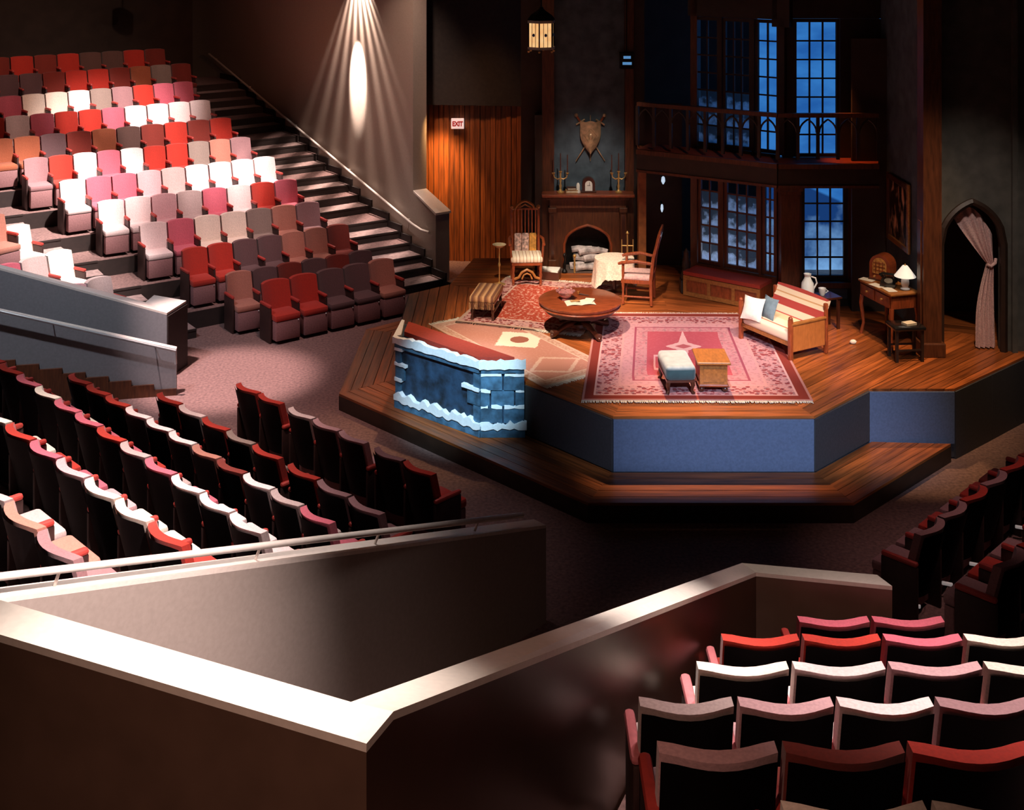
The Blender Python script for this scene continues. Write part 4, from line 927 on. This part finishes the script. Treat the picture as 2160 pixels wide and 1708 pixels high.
# upholstery
def stripes(name, cols, per, axis=0, rough=.85):
    m, nt, p = newmat(name); p.inputs['Roughness'].default_value = rough
    tc = ND(nt, 'ShaderNodeTexCoord'); sp = ND(nt, 'ShaderNodeSeparateXYZ'); nt.links.new(tc.outputs['Object'], sp.inputs[0])
    f = math_(nt, 'FRACT', math_(nt, 'ADD', math_(nt, 'DIVIDE', sp.outputs[axis], per), 10.0))
    cr = ND(nt, 'ShaderNodeValToRGB'); cr.color_ramp.interpolation = 'CONSTANT'
    while len(cr.color_ramp.elements) < len(cols): cr.color_ramp.elements.new(.5)
    for e_, (po, c_) in zip(cr.color_ramp.elements, cols): e_.position = po; e_.color = (*c_,1)
    nt.links.new(f, cr.inputs[0]); nt.links.new(cr.outputs[0], p.inputs['Base Color']); return m
# high-back carved chair facing the audience
hc = thing('high_back_chair', 'tall carved wooden chair with striped seat facing front beside the fireplace', 'chair', (.225,18.86,ZS+.016), .05)
cream_stripe = stripes('cream_striped_seat', [(0,(.82,.68,.52)),(.45,(.55,.36,.22)),(.55,(.86,.74,.60)),(.9,(.40,.22,.12))], .11)
gold = M('gold_tapestry', (.62,.30,.06), .8, 0, .5, 14); tap = M('red_white_tapestry', (.62,.40,.36), .85, 0, .7, 22)
MB().box((0,-.02,.40),(.50,.46,.09),0,.03).obj('seat', cream_stripe, hc, True)
MB().box((0,-.02,.335),(.48,.44,.04)).obj('seat_rail', mahog, hc)
for sx in (-1,1):
    MB().lathe(turned(.32,.028),12,(sx*.215,-.21,0)).obj('leg', mahog, hc, True); MB().box((sx*.215,.20,.16),(.045,.045,.32)).obj('leg', mahog, hc)
    MB().tube([(sx*.215,.21,.3),(sx*.215,.23,.7),(sx*.215,.26,1.10)],[.028,.024,.022],10).obj('back_post', mahog, hc, True)
    MB().ball((sx*.215,.26,1.13),.032).obj('finial', golden_oak, hc, True)
    m = MB(); m.tube([(sx*.24,.22,.66),(sx*.27,0,.68),(sx*.27,-.2,.63)],.022,8); m.tube([(sx*.26,-.17,.64),(sx*.24,-.19,.36)],.018,8); m.obj('arm', mahog, hc, True)
m = MB()   # carved front stretcher
m.tube([(-.20,-.22,.10),(-.13,-.23,.13),(-.08,-.23,.21),(0,-.23,.25),(.08,-.23,.21),(.13,-.23,.13),(.20,-.22,.10)],.022,8); m.tube([(-.08,-.23,.10),(-.05,-.23,.17),(0,-.23,.19),(.05,-.23,.17),(.08,-.23,.10)],.014,8); m.obj('carved_stretcher', golden_oak, hc, True)
for i in range(7): MB().box((-.165+.055*i,.245,.88),(.018,.02,.46)).obj('back_slat', mahog, hc)
m = MB(); m.tube([(-.22,.26,1.09),(-.15,.26,1.10),(-.12,.26,1.16),(-.05,.26,1.21),(0,.26,1.225),(.05,.26,1.21),(.12,.26,1.16),(.15,.26,1.10),(.22,.26,1.09)],.022,8); m.tube([(-.10,.26,1.11),(0,.26,1.17),(.10,.26,1.11)],.014,8); m.obj('crest', golden_oak, hc, True)
MB().box((0,.255,1.095),(.40,.025,.03)).obj('back_rail', mahog, hc); MB().box((0,.235,.66),(.40,.03,.03)).obj('back_rail', mahog, hc)
for x, mt in ((-.12,tap),(0,tap),(.12,gold)): MB().box((x,.20,.57),(.115,.05,.30),0,.02).obj('back_cushion', mt, hc, True)
# brass ashtray stand
t = thing('ashtray_stand', 'slim brass ashtray stand with shallow dish left of the carved chair', 'ashtray', (-.20,18.72,ZS+.002))
MB().lathe([(.09,0),(.10,.012),(.04,.03),(.012,.05)],16).obj('base', brass, t, True); MB().lathe([(.011,.05),(.011,.28),(.022,.30),(.022,.33),(.010,.36),(.010,.58)],10).obj('stem', brass, t, True)
MB().lathe([(.012,.575),(.05,.59),(.10,.635),(.112,.64),(.10,.628),(.04,.60),(0,.598)],18).obj('dish', M('pale_brass',(.85,.66,.40),.35,.2), t, True)
# striped bench
tb = thing('bench', 'upholstered bench with brown and cream stripes on the stage left edge', 'bench', (-.37,17.25,ZS+.014), -.17)
bs = stripes('brown_cream_stripe', [(0,(.50,.27,.12)),(.35,(.16,.06,.03)),(.75,(.30,.13,.05))], .095)
MB().box((0,0,.30),(.38,.72,.09),0,.03).obj('cushion', bs, tb, True)
for x in (-.15,.15):
    for y in (-.31,.31): MB().lathe(turned(.25,.026),10,(x,y,0)).obj('leg', mahog_dark, tb, True)
MB().box((0,0,.245),(.36,.70,.03)).obj('seat_rail', mahog_dark, tb)
m = MB(); m.tube([(-.15,-.31,.1),(-.15,.31,.1)],.014,8); m.tube([(.15,-.31,.1),(.15,.31,.1)],.014,8); m.tube([(-.15,0,.1),(.15,0,.1)],.014,8); m.obj('stretcher', mahog_dark, tb, True)
m = MB()
for i in range(17): m.prism([(-.185+.022*i,-.362),(-.172+.022*i,-.362),(-.174+.022*i,-.374),(-.183+.022*i,-.374)], .17, .262)
o = m.obj('tassel_fringe', bs, tb); o['kind'] = 'stuff'
# armchair with high back, side on, facing the fire
ac = thing('armchair', 'mahogany open armchair with pink seat turned towards the lace-covered table', 'chair', (1.90,17.85,ZS+.018), 1.35)
pinkseat = M('pink_damask', (.62,.38,.36), .85, 0, .2, 30)
# local -Y... front is +Y
MB().box((0,.0,.40),(.46,.44,.07),0,.025).obj('seat', pinkseat, ac, True); MB().box((0,0,.345),(.48,.46,.05)).obj('seat_rail', mahog, ac)
for sx in (-1,1):
    MB().lathe(turned(.60,.024),10,(sx*.22,.20,0)).obj('leg', mahog, ac, True)
    MB().tube([(sx*.22,-.22,0),(sx*.22,-.21,.36),(sx*.22,-.25,.70),(sx*.22,-.34,1.06)],[.022,.028,.026,.022],8).obj('leg', mahog, ac, True)
    MB().tube([(sx*.22,-.24,.62),(sx*.25,0,.655),(sx*.24,.22,.62),(sx*.23,.27,.60)],[.022,.026,.026,.02],8).obj('arm', mahog, ac, True)
    MB().tube([(sx*.22,-.2,.12),(sx*.22,.2,.12)],.014,8).obj('stretcher', mahog, ac, True)
MB().tube([(-.22,.2,.18),(.22,.2,.18)],.014,8).obj('stretcher', mahog, ac, True)
MB().grid(lambda u,v: Vector((-.20+.40*u, -.245-.09*v**1.5-.0*u, .48+.57*v)),6,6,.025).obj('back_panel', mahog, ac, True)
MB().box((0,-.345,1.07),(.47,.035,.09),0,.012).obj('crest_rail', mahog, ac, True)
# lace-covered side table
lt = thing('side_table', 'small round side table hidden under a white lace cloth', 'table', (1.58,18.30,ZS+.002))
MB().lathe([(.28,.50),(.29,.51),(.29,.53),(.28,.535)],24).obj('table_top', mahog_dark, lt, True)
MB().lathe([(.15,0),(.14,.02),(.03,.06),(.025,.5)],14).obj('pedestal', mahog_dark, lt, True)
lace_w = M('cream_lace', (.80,.64,.52), .9, 0, .22, 40, .3)
def cloth(u, v):
    a = u*2*PI; drop = .26+.20*max(0, math.sin(a*2+1.1))
    if v < .5: r_ = .30*v/.5; return Vector((r_*math.cos(a), r_*math.sin(a), .541))
    t_ = (v-.5)/.5; r_ = .302+.03*t_+.022*t_*math.sin(a*9); return Vector((r_*math.cos(a), r_*math.sin(a), .541-drop*t_+.008*math.sin(a*30)*t_))
tc_ = MB().grid(cloth, 72, 12, .003).obj('tablecloth', lace_w, None, True); tc_.location = (1.58,18.30,ZS+.002)
tag(tc_, 'cream lace cloth draped over the small table before the fire', 'tablecloth')
tl_ = thing('fire_tools', 'brass fire tool stand behind the lace-covered table', 'fireplace tools', (1.86,19.1,ZS+.002))
MB().lathe([(.09,0),(.09,.02),(.02,.04),(.012,.70),(.03,.72),(.0,.76)],12).obj('stand', brass, tl_, True)
for x in (-.09,.09): MB().tube([(x,0,.10),(x,0,.62)],.010,7).obj('poker', brass, tl_, True)
MB().tube([(-.10,0,.52),(.10,0,.52)],.010,7).obj('cross_bar', brass, tl_, True)
# footstool and box stool on the pink rug
fs = thing('footstool', 'teal velvet footstool with top coloured as lit on the pink rug', 'footstool', (2.0,14.42,ZR), .05)
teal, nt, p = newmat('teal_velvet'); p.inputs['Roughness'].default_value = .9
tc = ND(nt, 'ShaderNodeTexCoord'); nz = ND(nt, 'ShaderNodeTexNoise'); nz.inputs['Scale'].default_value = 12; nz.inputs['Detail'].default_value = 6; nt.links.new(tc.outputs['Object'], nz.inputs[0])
sg = ND(nt, 'ShaderNodeSeparateXYZ'); nt.links.new(tc.outputs['Generated'], sg.inputs[0]); lit_top = ND(nt, 'ShaderNodeMapRange'); lit_top.inputs[1].default_value = .74; lit_top.inputs[2].default_value = .92; nt.links.new(sg.outputs[2], lit_top.inputs[0])  # pale upper part: light from above put into the velvet colour
nt.links.new(mixc(nt, lit_top.outputs[0], mixc(nt, nz.outputs[0], (.004,.026,.036), (.03,.09,.105)), mixc(nt, nz.outputs[0], (.20,.28,.28), (.56,.58,.54))), p.inputs['Base Color']); p.inputs['Sheen Weight'].default_value = .4
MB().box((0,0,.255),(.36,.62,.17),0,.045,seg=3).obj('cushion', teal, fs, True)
MB().box((0,0,.16),(.34,.58,.03)).obj('frame', mahog_dark, fs)
for x in (-.14,.14):
    for y in (-.25,.25): MB().tube([(x,y,.16),(x*1.08,y*1.04,.10),(x*1.0,y,.04),(x*1.15,y*1.08,.0)],[.03,.026,.016,.024],8).obj('leg', mahog_dark, fs, True)
bx = thing('box_stool', 'small golden oak box table with overhanging lid beside the footstool', 'stool', (2.42,14.40,ZR), -.02)
MB().box((0,0,.21),(.33,.40,.26)).obj('body', golden_oak, bx); MB().box((0,0,.36),(.40,.50,.035),0,.01).obj('lid', golden_oak, bx); MB().box((0,0,.085),(.36,.43,.03),0,.008).obj('plinth', mahog, bx)
MB().box((0,-.203,.21),(.24,.008,.17)).obj('front_panel', golden_oak, bx)
for x in (-.14,.14):
    for y in (-.17,.17): MB().ball((x,y,.036),.036).obj('foot', mahog_dark, bx, True)
# sofa
so = thing('sofa', 'small wooden-framed sofa with red and cream striped upholstery', 'sofa', (3.62,15.88,ZS+.002), math.atan2(-.5,-.87)+PI/2)
ss = stripes('red_cream_stripe', [(0,(.78,.60,.40)),(.42,(.45,.07,.05)),(.58,(.80,.64,.46)),(.72,(.62,.34,.16)),(.80,(.82,.66,.48))], .21, 1)
# local: -Y faces the room, X along the sofa
MB().box((0,-.03,.30),(.90,.56,.14),0,.04,seg=3).obj('seat_cushion', stripes('red_cream_seat_stripe', [(0,(.78,.58,.34)),(.30,(.42,.06,.045)),(.44,(.80,.64,.46)),(.60,(.55,.16,.10)),(.66,(.82,.66,.48))], .56, 1), so, True)
MB().box((0,-.02,.21),(.92,.56,.05)).obj('seat_rail', golden_oak, so)
ss2 = stripes('red_cream_back_stripe', [(0,(.80,.64,.46)),(.08,(.42,.05,.04)),(.30,(.80,.64,.46)),(.42,(.62,.34,.16)),(.46,(.80,.64,.46)),(.60,(.42,.05,.04)),(.82,(.80,.64,.46))], .42, 2)
MB().grid(lambda u,v: Vector((-.47+.94*u, .20+.16*v-.05*math.sin(PI*u)*0, .36+.34*v+.02*math.sin(PI*u)*v)),10,6,.07).obj('backrest', ss2, so, True)
for sx in (-1,1):
    MB().box((sx*.48,-.30,.27),(.055,.055,.54),0,.012).obj('arm_post', mahog, so, True); MB().ball((sx*.48,-.30,.55),.03).obj('finial', mahog, so, True)
    MB().box((sx*.48,.32,.33),(.05,.05,.66),0,.012).obj('arm_post', mahog, so, True)
    MB().box((sx*.48,.0,.30),(.035,.58,.37),0,.008).obj('arm_panel', M('orange_wood',(.40,.125,.03),.4,0,.15,5,0,(2,6,2)) if 'orange_wood' not in bpy.data.materials else bpy.data.materials['orange_wood'], so); MB().box((sx*.48,.0,.475),(.06,.62,.035),0,.012).obj('arm_rest', golden_oak, so, True)
def pillow(name, lab, loc, rz, tilt, w_, mat):
    m = MB()
    def f(sg): return lambda u,v: Vector(((u-.5)*w_*(1-.10*math.sin(PI*v)), sg*.055*(math.sin(PI*u)*math.sin(PI*v))**.5, (v-.5)*w_*(1-.10*math.sin(PI*u))))
    m.grid(f(1),8,8); m.grid(f(-1),8,8); bmesh.ops.remove_doubles(m.bm, verts=m.bm.verts, dist=.0005)
    o = m.obj(name, mat, None, True); o.location = loc; o.rotation_euler = (tilt,0,rz); return tag(o, lab, 'pillow')
sr = math.atan2(-.5,-.87)+PI/2
pillow('pillow', 'white scatter pillow in front at the far end of the striped sofa', (3.24,15.94,ZS+.49), sr+.3, -.4, .32, M('white_pillow',(.80,.72,.62),.9,0,.1,20))
pillow('pillow', 'blue grey scatter pillow behind the white one on the sofa', (3.46,15.94,ZS+.50), sr-.1, -.35, .30, M('blue_grey_pillow',(.16,.23,.27),.9,0,.15,20))
tag(MB().box((3.30,16.44,ZS+.44),(.22,.16,.03),.5).obj('magazine', M('pink_magazine',(.60,.42,.50),.7)), 'pinkish folded magazine lying behind the far arm of the sofa', 'magazine') if False else None
# sofa table with jug
stb = thing('console_table', 'narrow dark table behind the striped sofa', 'table', (4.28,16.62,ZS), .35)
MB().box((0,0,.44),(.62,.30,.03),0,.006).obj('table_top', mahog_dark, stb)
for x in (-.27,.27):
    for y in (-.11,.11): MB().box((x,y,.2125),(.035,.035,.425)).obj('leg', mahog_dark, stb)
jg = thing('jug', 'tall white ceramic jug on the table behind the sofa', 'jug', (4.13,16.56,ZS+.4555))
wc = M('white_ceramic', (.84,.84,.82), .25, 0, .03, 20, coat=.4)
MB().lathe([(.06,0),(.085,.03),(.092,.10),(.085,.20),(.05,.26),(.04,.29),(.055,.33),(.045,.33),(.0,.28)],18).obj('body', wc, jg, True); MB().tube([(.05,0,.29),(.11,0,.27),(.13,0,.20),(.085,0,.12)],.012,8).obj('handle', wc, jg, True)
cp_ = thing('cup', 'small white cup beside the tall jug behind the sofa', 'cup', (4.36,16.66,ZS+.4555))
MB().lathe([(.03,0),(.045,.03),(.055,.10),(.05,.10),(.0,.03)],14).obj('body', wc, cp_, True); MB().tube([(.05,0,.08),(.085,0,.06),(.045,0,.03)],.008,8).obj('handle', wc, cp_, True)
tag(MB().ball((4.60,15.98,ZS+.032),.032,(1.5,1,.95),8).obj('crumpled_paper', paper), 'crumpled white paper on the boards between sofa and desk', 'paper')
# desk
dk = thing('desk', 'small wooden writing desk with drawers against the blue wall', 'desk', (5.13,16.13,ZS+.002), -1.30)
MB().box((0,0,.735),(.80,.46,.03),0,.008).obj('desk_top', golden_oak, dk); MB().box((0,0,.63),(.74,.42,.175)).obj('carcass', mahog, dk)
for x in (-.18,.18):
    o = MB().box((x,-.217,.63),(.33,.014,.14),0,.004).obj('drawer', mahog, dk); MB().lathe([(.012,0),(.016,.02),(0,.025)],10,(x,-.225,.63),Matrix.Rotation(PI/2,4,'X')).obj('knob', brass, o, True)
for x in (-.35,.35):
    for y in (-.19,.19): MB().tube([(x,y,.545),(x*1.04,y*1.05,.42),(x*.96,y*.95,.16),(x*1.05,y*1.06,.0)],[.034,.03,.019,.024],8).obj('leg', mahog, dk, True)
Rd = Matrix.Rotation(-1.30,4,'Z')
def dl_(x, y, z=.7525): v = Rd @ Vector((x,y,0)); return (5.13+v.x, 16.13+v.y, ZS+.002+z)
rd = thing('radio', 'arched wooden cathedral radio on the far end of the desk', 'radio', dl_(-.24,.06), -.75)
archblock(.30,.36,.20,'cabinet',mahog,rd,.1)
archblock(.20,.22,.006,'speaker_cloth',M('amber_cloth',(.60,.30,.08),.8,0,.3,40),rd,-.101,.10)
for x in (-.05,0,.05): MB().box((x,-.110,.19),(.008,.008,.16)).obj('fretwork', mahog, rd)
for z in (.15,.20,.25): MB().box((0,-.110,z),(.17,.008,.008)).obj('fretwork', mahog, rd)
MB().box((0,0,.012),(.33,.22,.024),0,.005).obj('base', mahog_dark, rd)
for x in (-.07,.07): MB().lathe([(.015,0),(.013,.02),(0,.022)],10,(x,-.10,.06),Matrix.Rotation(PI/2,4,'X')).obj('knob', brass, rd, True)
tp = thing('telephone', 'black desk telephone between the radio and the white lamp', 'telephone', dl_(.03,-.02), -.5)
bk = M('black_bakelite', (.012,.011,.011), .2, 0, .1, 20, coat=.5)
MB().prism([(-.10,-.10),(.10,-.10),(.10,.08),(-.10,.08)],[0,0,0,0],[.045,.045,.11,.11]).obj('body', bk, tp); MB().lathe([(.055,0),(.055,.012),(.02,.016)],18,(0,-.035,.068),Matrix.Rotation(.34,4,'X')).obj('dial', M('dial_grey',(.4,.38,.34),.3,.6), tp, True)
MB().tube([(-.12,.03,.12),(-.09,.03,.15),(.09,.03,.15),(.12,.03,.12)],[.03,.018,.018,.03],10).obj('handset', bk, tp, True)
for x in (-.06,.06): MB().box((x,.03,.12),(.02,.04,.04)).obj('cradle', bk, tp)
lp = thing('table_lamp', 'white china table lamp with cone shade at the near end of the desk', 'lamp', dl_(.24,.09), 0)
MB().lathe([(.06,0),(.065,.012),(.04,.03),(.055,.08),(.05,.14),(.022,.17),(.012,.20)],16).obj('base', wc, lp, True)
MB().lathe([(.14,.175),(.142,.178),(.035,.32),(.03,.32)],24).obj('shade', M('lamp_shade',(.85,.80,.72),.6,0,.02,20,emit=.55), lp, True); MB().lathe([(.006,.30),(.010,.335),(0,.35)],8).obj('finial', brass, lp, True)
pl_ = bpy.data.lights.new('lamp_bulb','POINT'); pl_.energy = 2.2; pl_.color = (1,.82,.62); pl_.shadow_soft_size = .03
po_ = bpy.data.objects.new('lamp_bulb', pl_); COL.objects.link(po_); po_.parent = lp; po_.location = (0,0,.165)
for i, (x, y, a, lab) in enumerate(((-.02,-.17,.2,'white letter sheet lying on the desk front edge by the radio'),(.20,-.12,-.1,'white paper sheet on the desk in front of the white lamp'),(-.30,-.14,.5,'white paper sheet at the far corner of the desk'))):
    tag(MB().box((*dl_(x,y)[:2],dl_(x,y)[2]+.002),(.20,.13,.003),-1.3+a).obj('paper_sheet', white), lab, 'paper')
ds = thing('desk_stool', 'low black wooden stool standing at the near end of the desk', 'stool', (5.12,15.42,ZS+.002), .1)
MB().box((0,0,.43),(.42,.32,.05),0,.015).obj('seat', bk, ds, True)
for x in (-.17,.17):
    for y in (-.12,.12): MB().box((x,y,.2025),(.035,.035,.405)).obj('leg', oak_black, ds)
MB().box((0,-.12,.15),(.32,.02,.02)).obj('stretcher', oak_black, ds); MB().box((0,.12,.15),(.32,.02,.02)).obj('stretcher', oak_black, ds)
book('open_book', 'open pale book lying on the black stool beside the desk', (5.16,15.40,ZS+.4575), (.16,.11,.025), paper, .4)
# hearth-side things
hb = thing('log_box', 'low dark box with folded white newspaper left of the hearth', 'box', (.60,19.05,ZS+.002), -.2)
MB().box((0,0,.07),(.34,.24,.14)).obj('box', mahog_dark, hb); MB().prism([(-.17,.12),(.16,.12),(.16,-.14),(.05,-.12)],.141,.165).obj('folded_newspaper', white, hb)
fi_ = thing('fire_dog', 'black iron firedog standing at the left of the fireplace opening', 'andiron', (.86,19.38,ZS+.03))
MB().lathe([(.05,0),(.02,.04),(.025,.12),(.012,.2),(.03,.27),(.0,.31)],10).obj('shaft', iron, fi_, True); MB().tube([(0,0,.05),(0,.18,.05)],.014,6).obj('bar', iron, fi_, True)
# dark figure on the newel at the passage
nw = thing('newel_statue', 'dark carved newel figure at the foot of the passage by the bay', 'statue', (2.70,18.35,ZS+.002))
MB().box((0,0,.10),(.20,.20,.20),0,.01).obj('base', oak_black, nw); MB().lathe([(.08,.20),(.09,.26),(.06,.36),(.07,.45),(.04,.55),(.045,.62),(.0,.68)],12).obj('figure', oak_black, nw, True)
# passage sconces
glow = M('pale_blue_glass', (.55,.70,.85), .3, 0, .1, 20, emit=.9)
for (x, y, z, r_, lab) in ((2.50,19.6,2.33,.034,'upper pale glass wall light in the dark passage'),(2.48,19.6,1.87,.024,'lower pale glass wall light in the dark passage')):
    t = thing('wall_light', lab, 'lamp', (x,y,z)); MB().lathe([(.01,-.07),(r_,-.02),(r_*.8,.04),(.01,.06)],12).obj('glass', glow, t, True); MB().tube([(0,0,.05),(0,.12,.08)],.012,6).obj('bracket', iron, t)
MB().box((2.35,19.9,2.2),(1.0,.06,2.7)).obj('back_panel', dark_wall, fb)
# ------------------------------------------------------------------ hanging lantern
la = thing('lantern', 'iron hanging lantern with glowing amber glass panels above the stage', 'lantern', (.445,18.0,4.62))
amber, nt, p = newmat('amber_glass')
tc = ND(nt, 'ShaderNodeTexCoord'); wv = ND(nt, 'ShaderNodeTexNoise'); wv.inputs['Scale'].default_value = 9; nt.links.new(tc.outputs['Object'], wv.inputs[0])
cr = mixc(nt, wv.outputs[0], (.80,.30,.06), (1,.72,.36)); nt.links.new(cr, p.inputs['Emission Color']); p.inputs['Emission Strength'].default_value = .95; nt.links.new(cr, p.inputs['Base Color'])
R6 = .205
for k in range(6):
    a0_, a1_ = k*PI/3+.35, (k+1)*PI/3+.35
    A_, B_ = V2(R6*math.cos(a0_),R6*math.sin(a0_)), V2(R6*math.cos(a1_),R6*math.sin(a1_)); d = (B_-A_).normalized(); nn = V2(d.y,-d.x)
    MB().prism([A_+d*.012,B_-d*.012,B_-d*.012-nn*.006,A_+d*.012-nn*.006],.06,.42).obj('glass_panel', amber, la)
    MB().tube([(A_.x,A_.y,.0),(A_.x,A_.y,.47)],.012,6).obj('corner_bar', iron, la); MB().ball((A_.x,A_.y,-.01),.018).obj('knob', brass, la)
    for f_ in (.33,.66): q = A_.lerp(B_,f_)+nn*.004; MB().tube([(q.x,q.y,.06),(q.x,q.y,.42)],.0045,5).obj('lead_line', iron, la)
    if k in (3,4,5): q = (A_+B_)/2+nn*.006; MB().ball((q.x,q.y,.24),.022,(1,1,1.2),8).obj('blue_jewel', M('blue_jewel',(.04,.10,.35),.2) if 'blue_jewel' not in bpy.data.materials else bpy.data.materials['blue_jewel'], la, True)
for z0, z1, rr_ in ((.02,.06,.222),(.42,.46,.222)):
    MB().prism([(rr_*math.cos(k*PI/3+.35),rr_*math.sin(k*PI/3+.35)) for k in range(6)], z0, z1).obj('hoop', M('pale_pewter',(.55,.50,.42),.4,.5) if 'pale_pewter' not in bpy.data.materials else bpy.data.materials['pale_pewter'], la)
MB().lathe([(.20,.46),(.21,.47),(.16,.54),(.07,.60),(.03,.64),(.03,.66),(.0,.67)],6).obj('roof', iron, la); MB().tube([(0,0,.66),(0,0,3.0)],.012,6).obj('chain', iron, la)
# blue louvre glimpses of a hanging stage lamp
lv = thing('stage_lamp', 'black stage lantern showing two lit blue louvre slots above the gallery', 'stage light', (1.90,19.6,4.20))
MB().box((0,.06,.10),(.22,.2,.26)).obj('housing', iron, lv)
gb = M('blue_louvre', (.10,.28,.55), .4, 0, .05, 10, emit=.8)
for z, w_ in ((.06,.15),(.16,.12)): MB().box((-.0,-.045,z),(w_,.01,.045)).obj('louvre', gb, lv)
MB().tube([(0,.06,.23),(0,.06,3)],.012,6).obj('hanger', iron, lv)
# EXIT sign
ex = thing('exit_sign', 'lit EXIT sign with red letters on the curved planked wall', 'sign', (-1.06,23.10,2.62))
MB().box((0,0,.10),(.25,.06,.20),0,.008).obj('sign_box', M('exit_white',(.92,.70,.66),.4,0,.02,10,emit=.6), ex)
fc = bpy.data.curves.new('exit', 'FONT'); fc.body = 'EXIT'; fc.size = .13; fc.extrude = .003; fc.offset = .005; fc.align_x = 'CENTER'; fc.space_character = .92
fo = bpy.data.objects.new('exit', fc); COL.objects.link(fo); dg = bpy.context.evaluated_depsgraph_get(); me = bpy.data.meshes.new_from_object(fo.evaluated_get(dg)); bpy.data.objects.remove(fo)
lt_ = link('lettering', me, M('exit_red',(.55,.012,.012),.5,0,.02,10,emit=.2), ex); lt_.location = (0,-.034,.055); lt_.rotation_euler = (PI/2,0,0); lt_.scale = (.82,1.0,1)
# ceiling fixture at the top left
cf = thing('house_light', 'round bluish house light glowing at the top left', 'lamp', (-9.6,28.6,5.06))
MB().lathe([(.16,0),(.20,.02),(.20,.30),(.10,.36)],18).obj('can', iron, cf, True); MB().lathe([(.0,-.02),(.10,-.015),(.155,.0),(.155,.01),(0,.012)],18).obj('lens', M('cool_lens',(.65,.85,.9),.3,0,.02,10,emit=.6), cf, True); MB().tube([(0,0,.36),(0,0,3)],.015,6).obj('hanger', iron, cf)
# aisle lights at the right edge
for (px, py, wh) in ((1930,1277,'nearest to the parapet end'),(1998,1231,'second from the parapet end'),(2056,1190,'third from the parapet end'),(2152,1112,'farthest from the parapet end')):
    v = at(px, py, .14); t = tag(MB().box((0,0,0),(.10,.03,.03),0,.008).obj('step_light', M('step_lens',(.65,.58,.55),.3,0,.02,10,emit=.25) if 'step_lens' not in bpy.data.materials else bpy.data.materials['step_lens']), 'tiny step light on the dark right aisle, '+wh, 'step light', 'aisle step lights'); t.location = (v.x, v.y, .14); t.rotation_euler = (0,0,-.4)
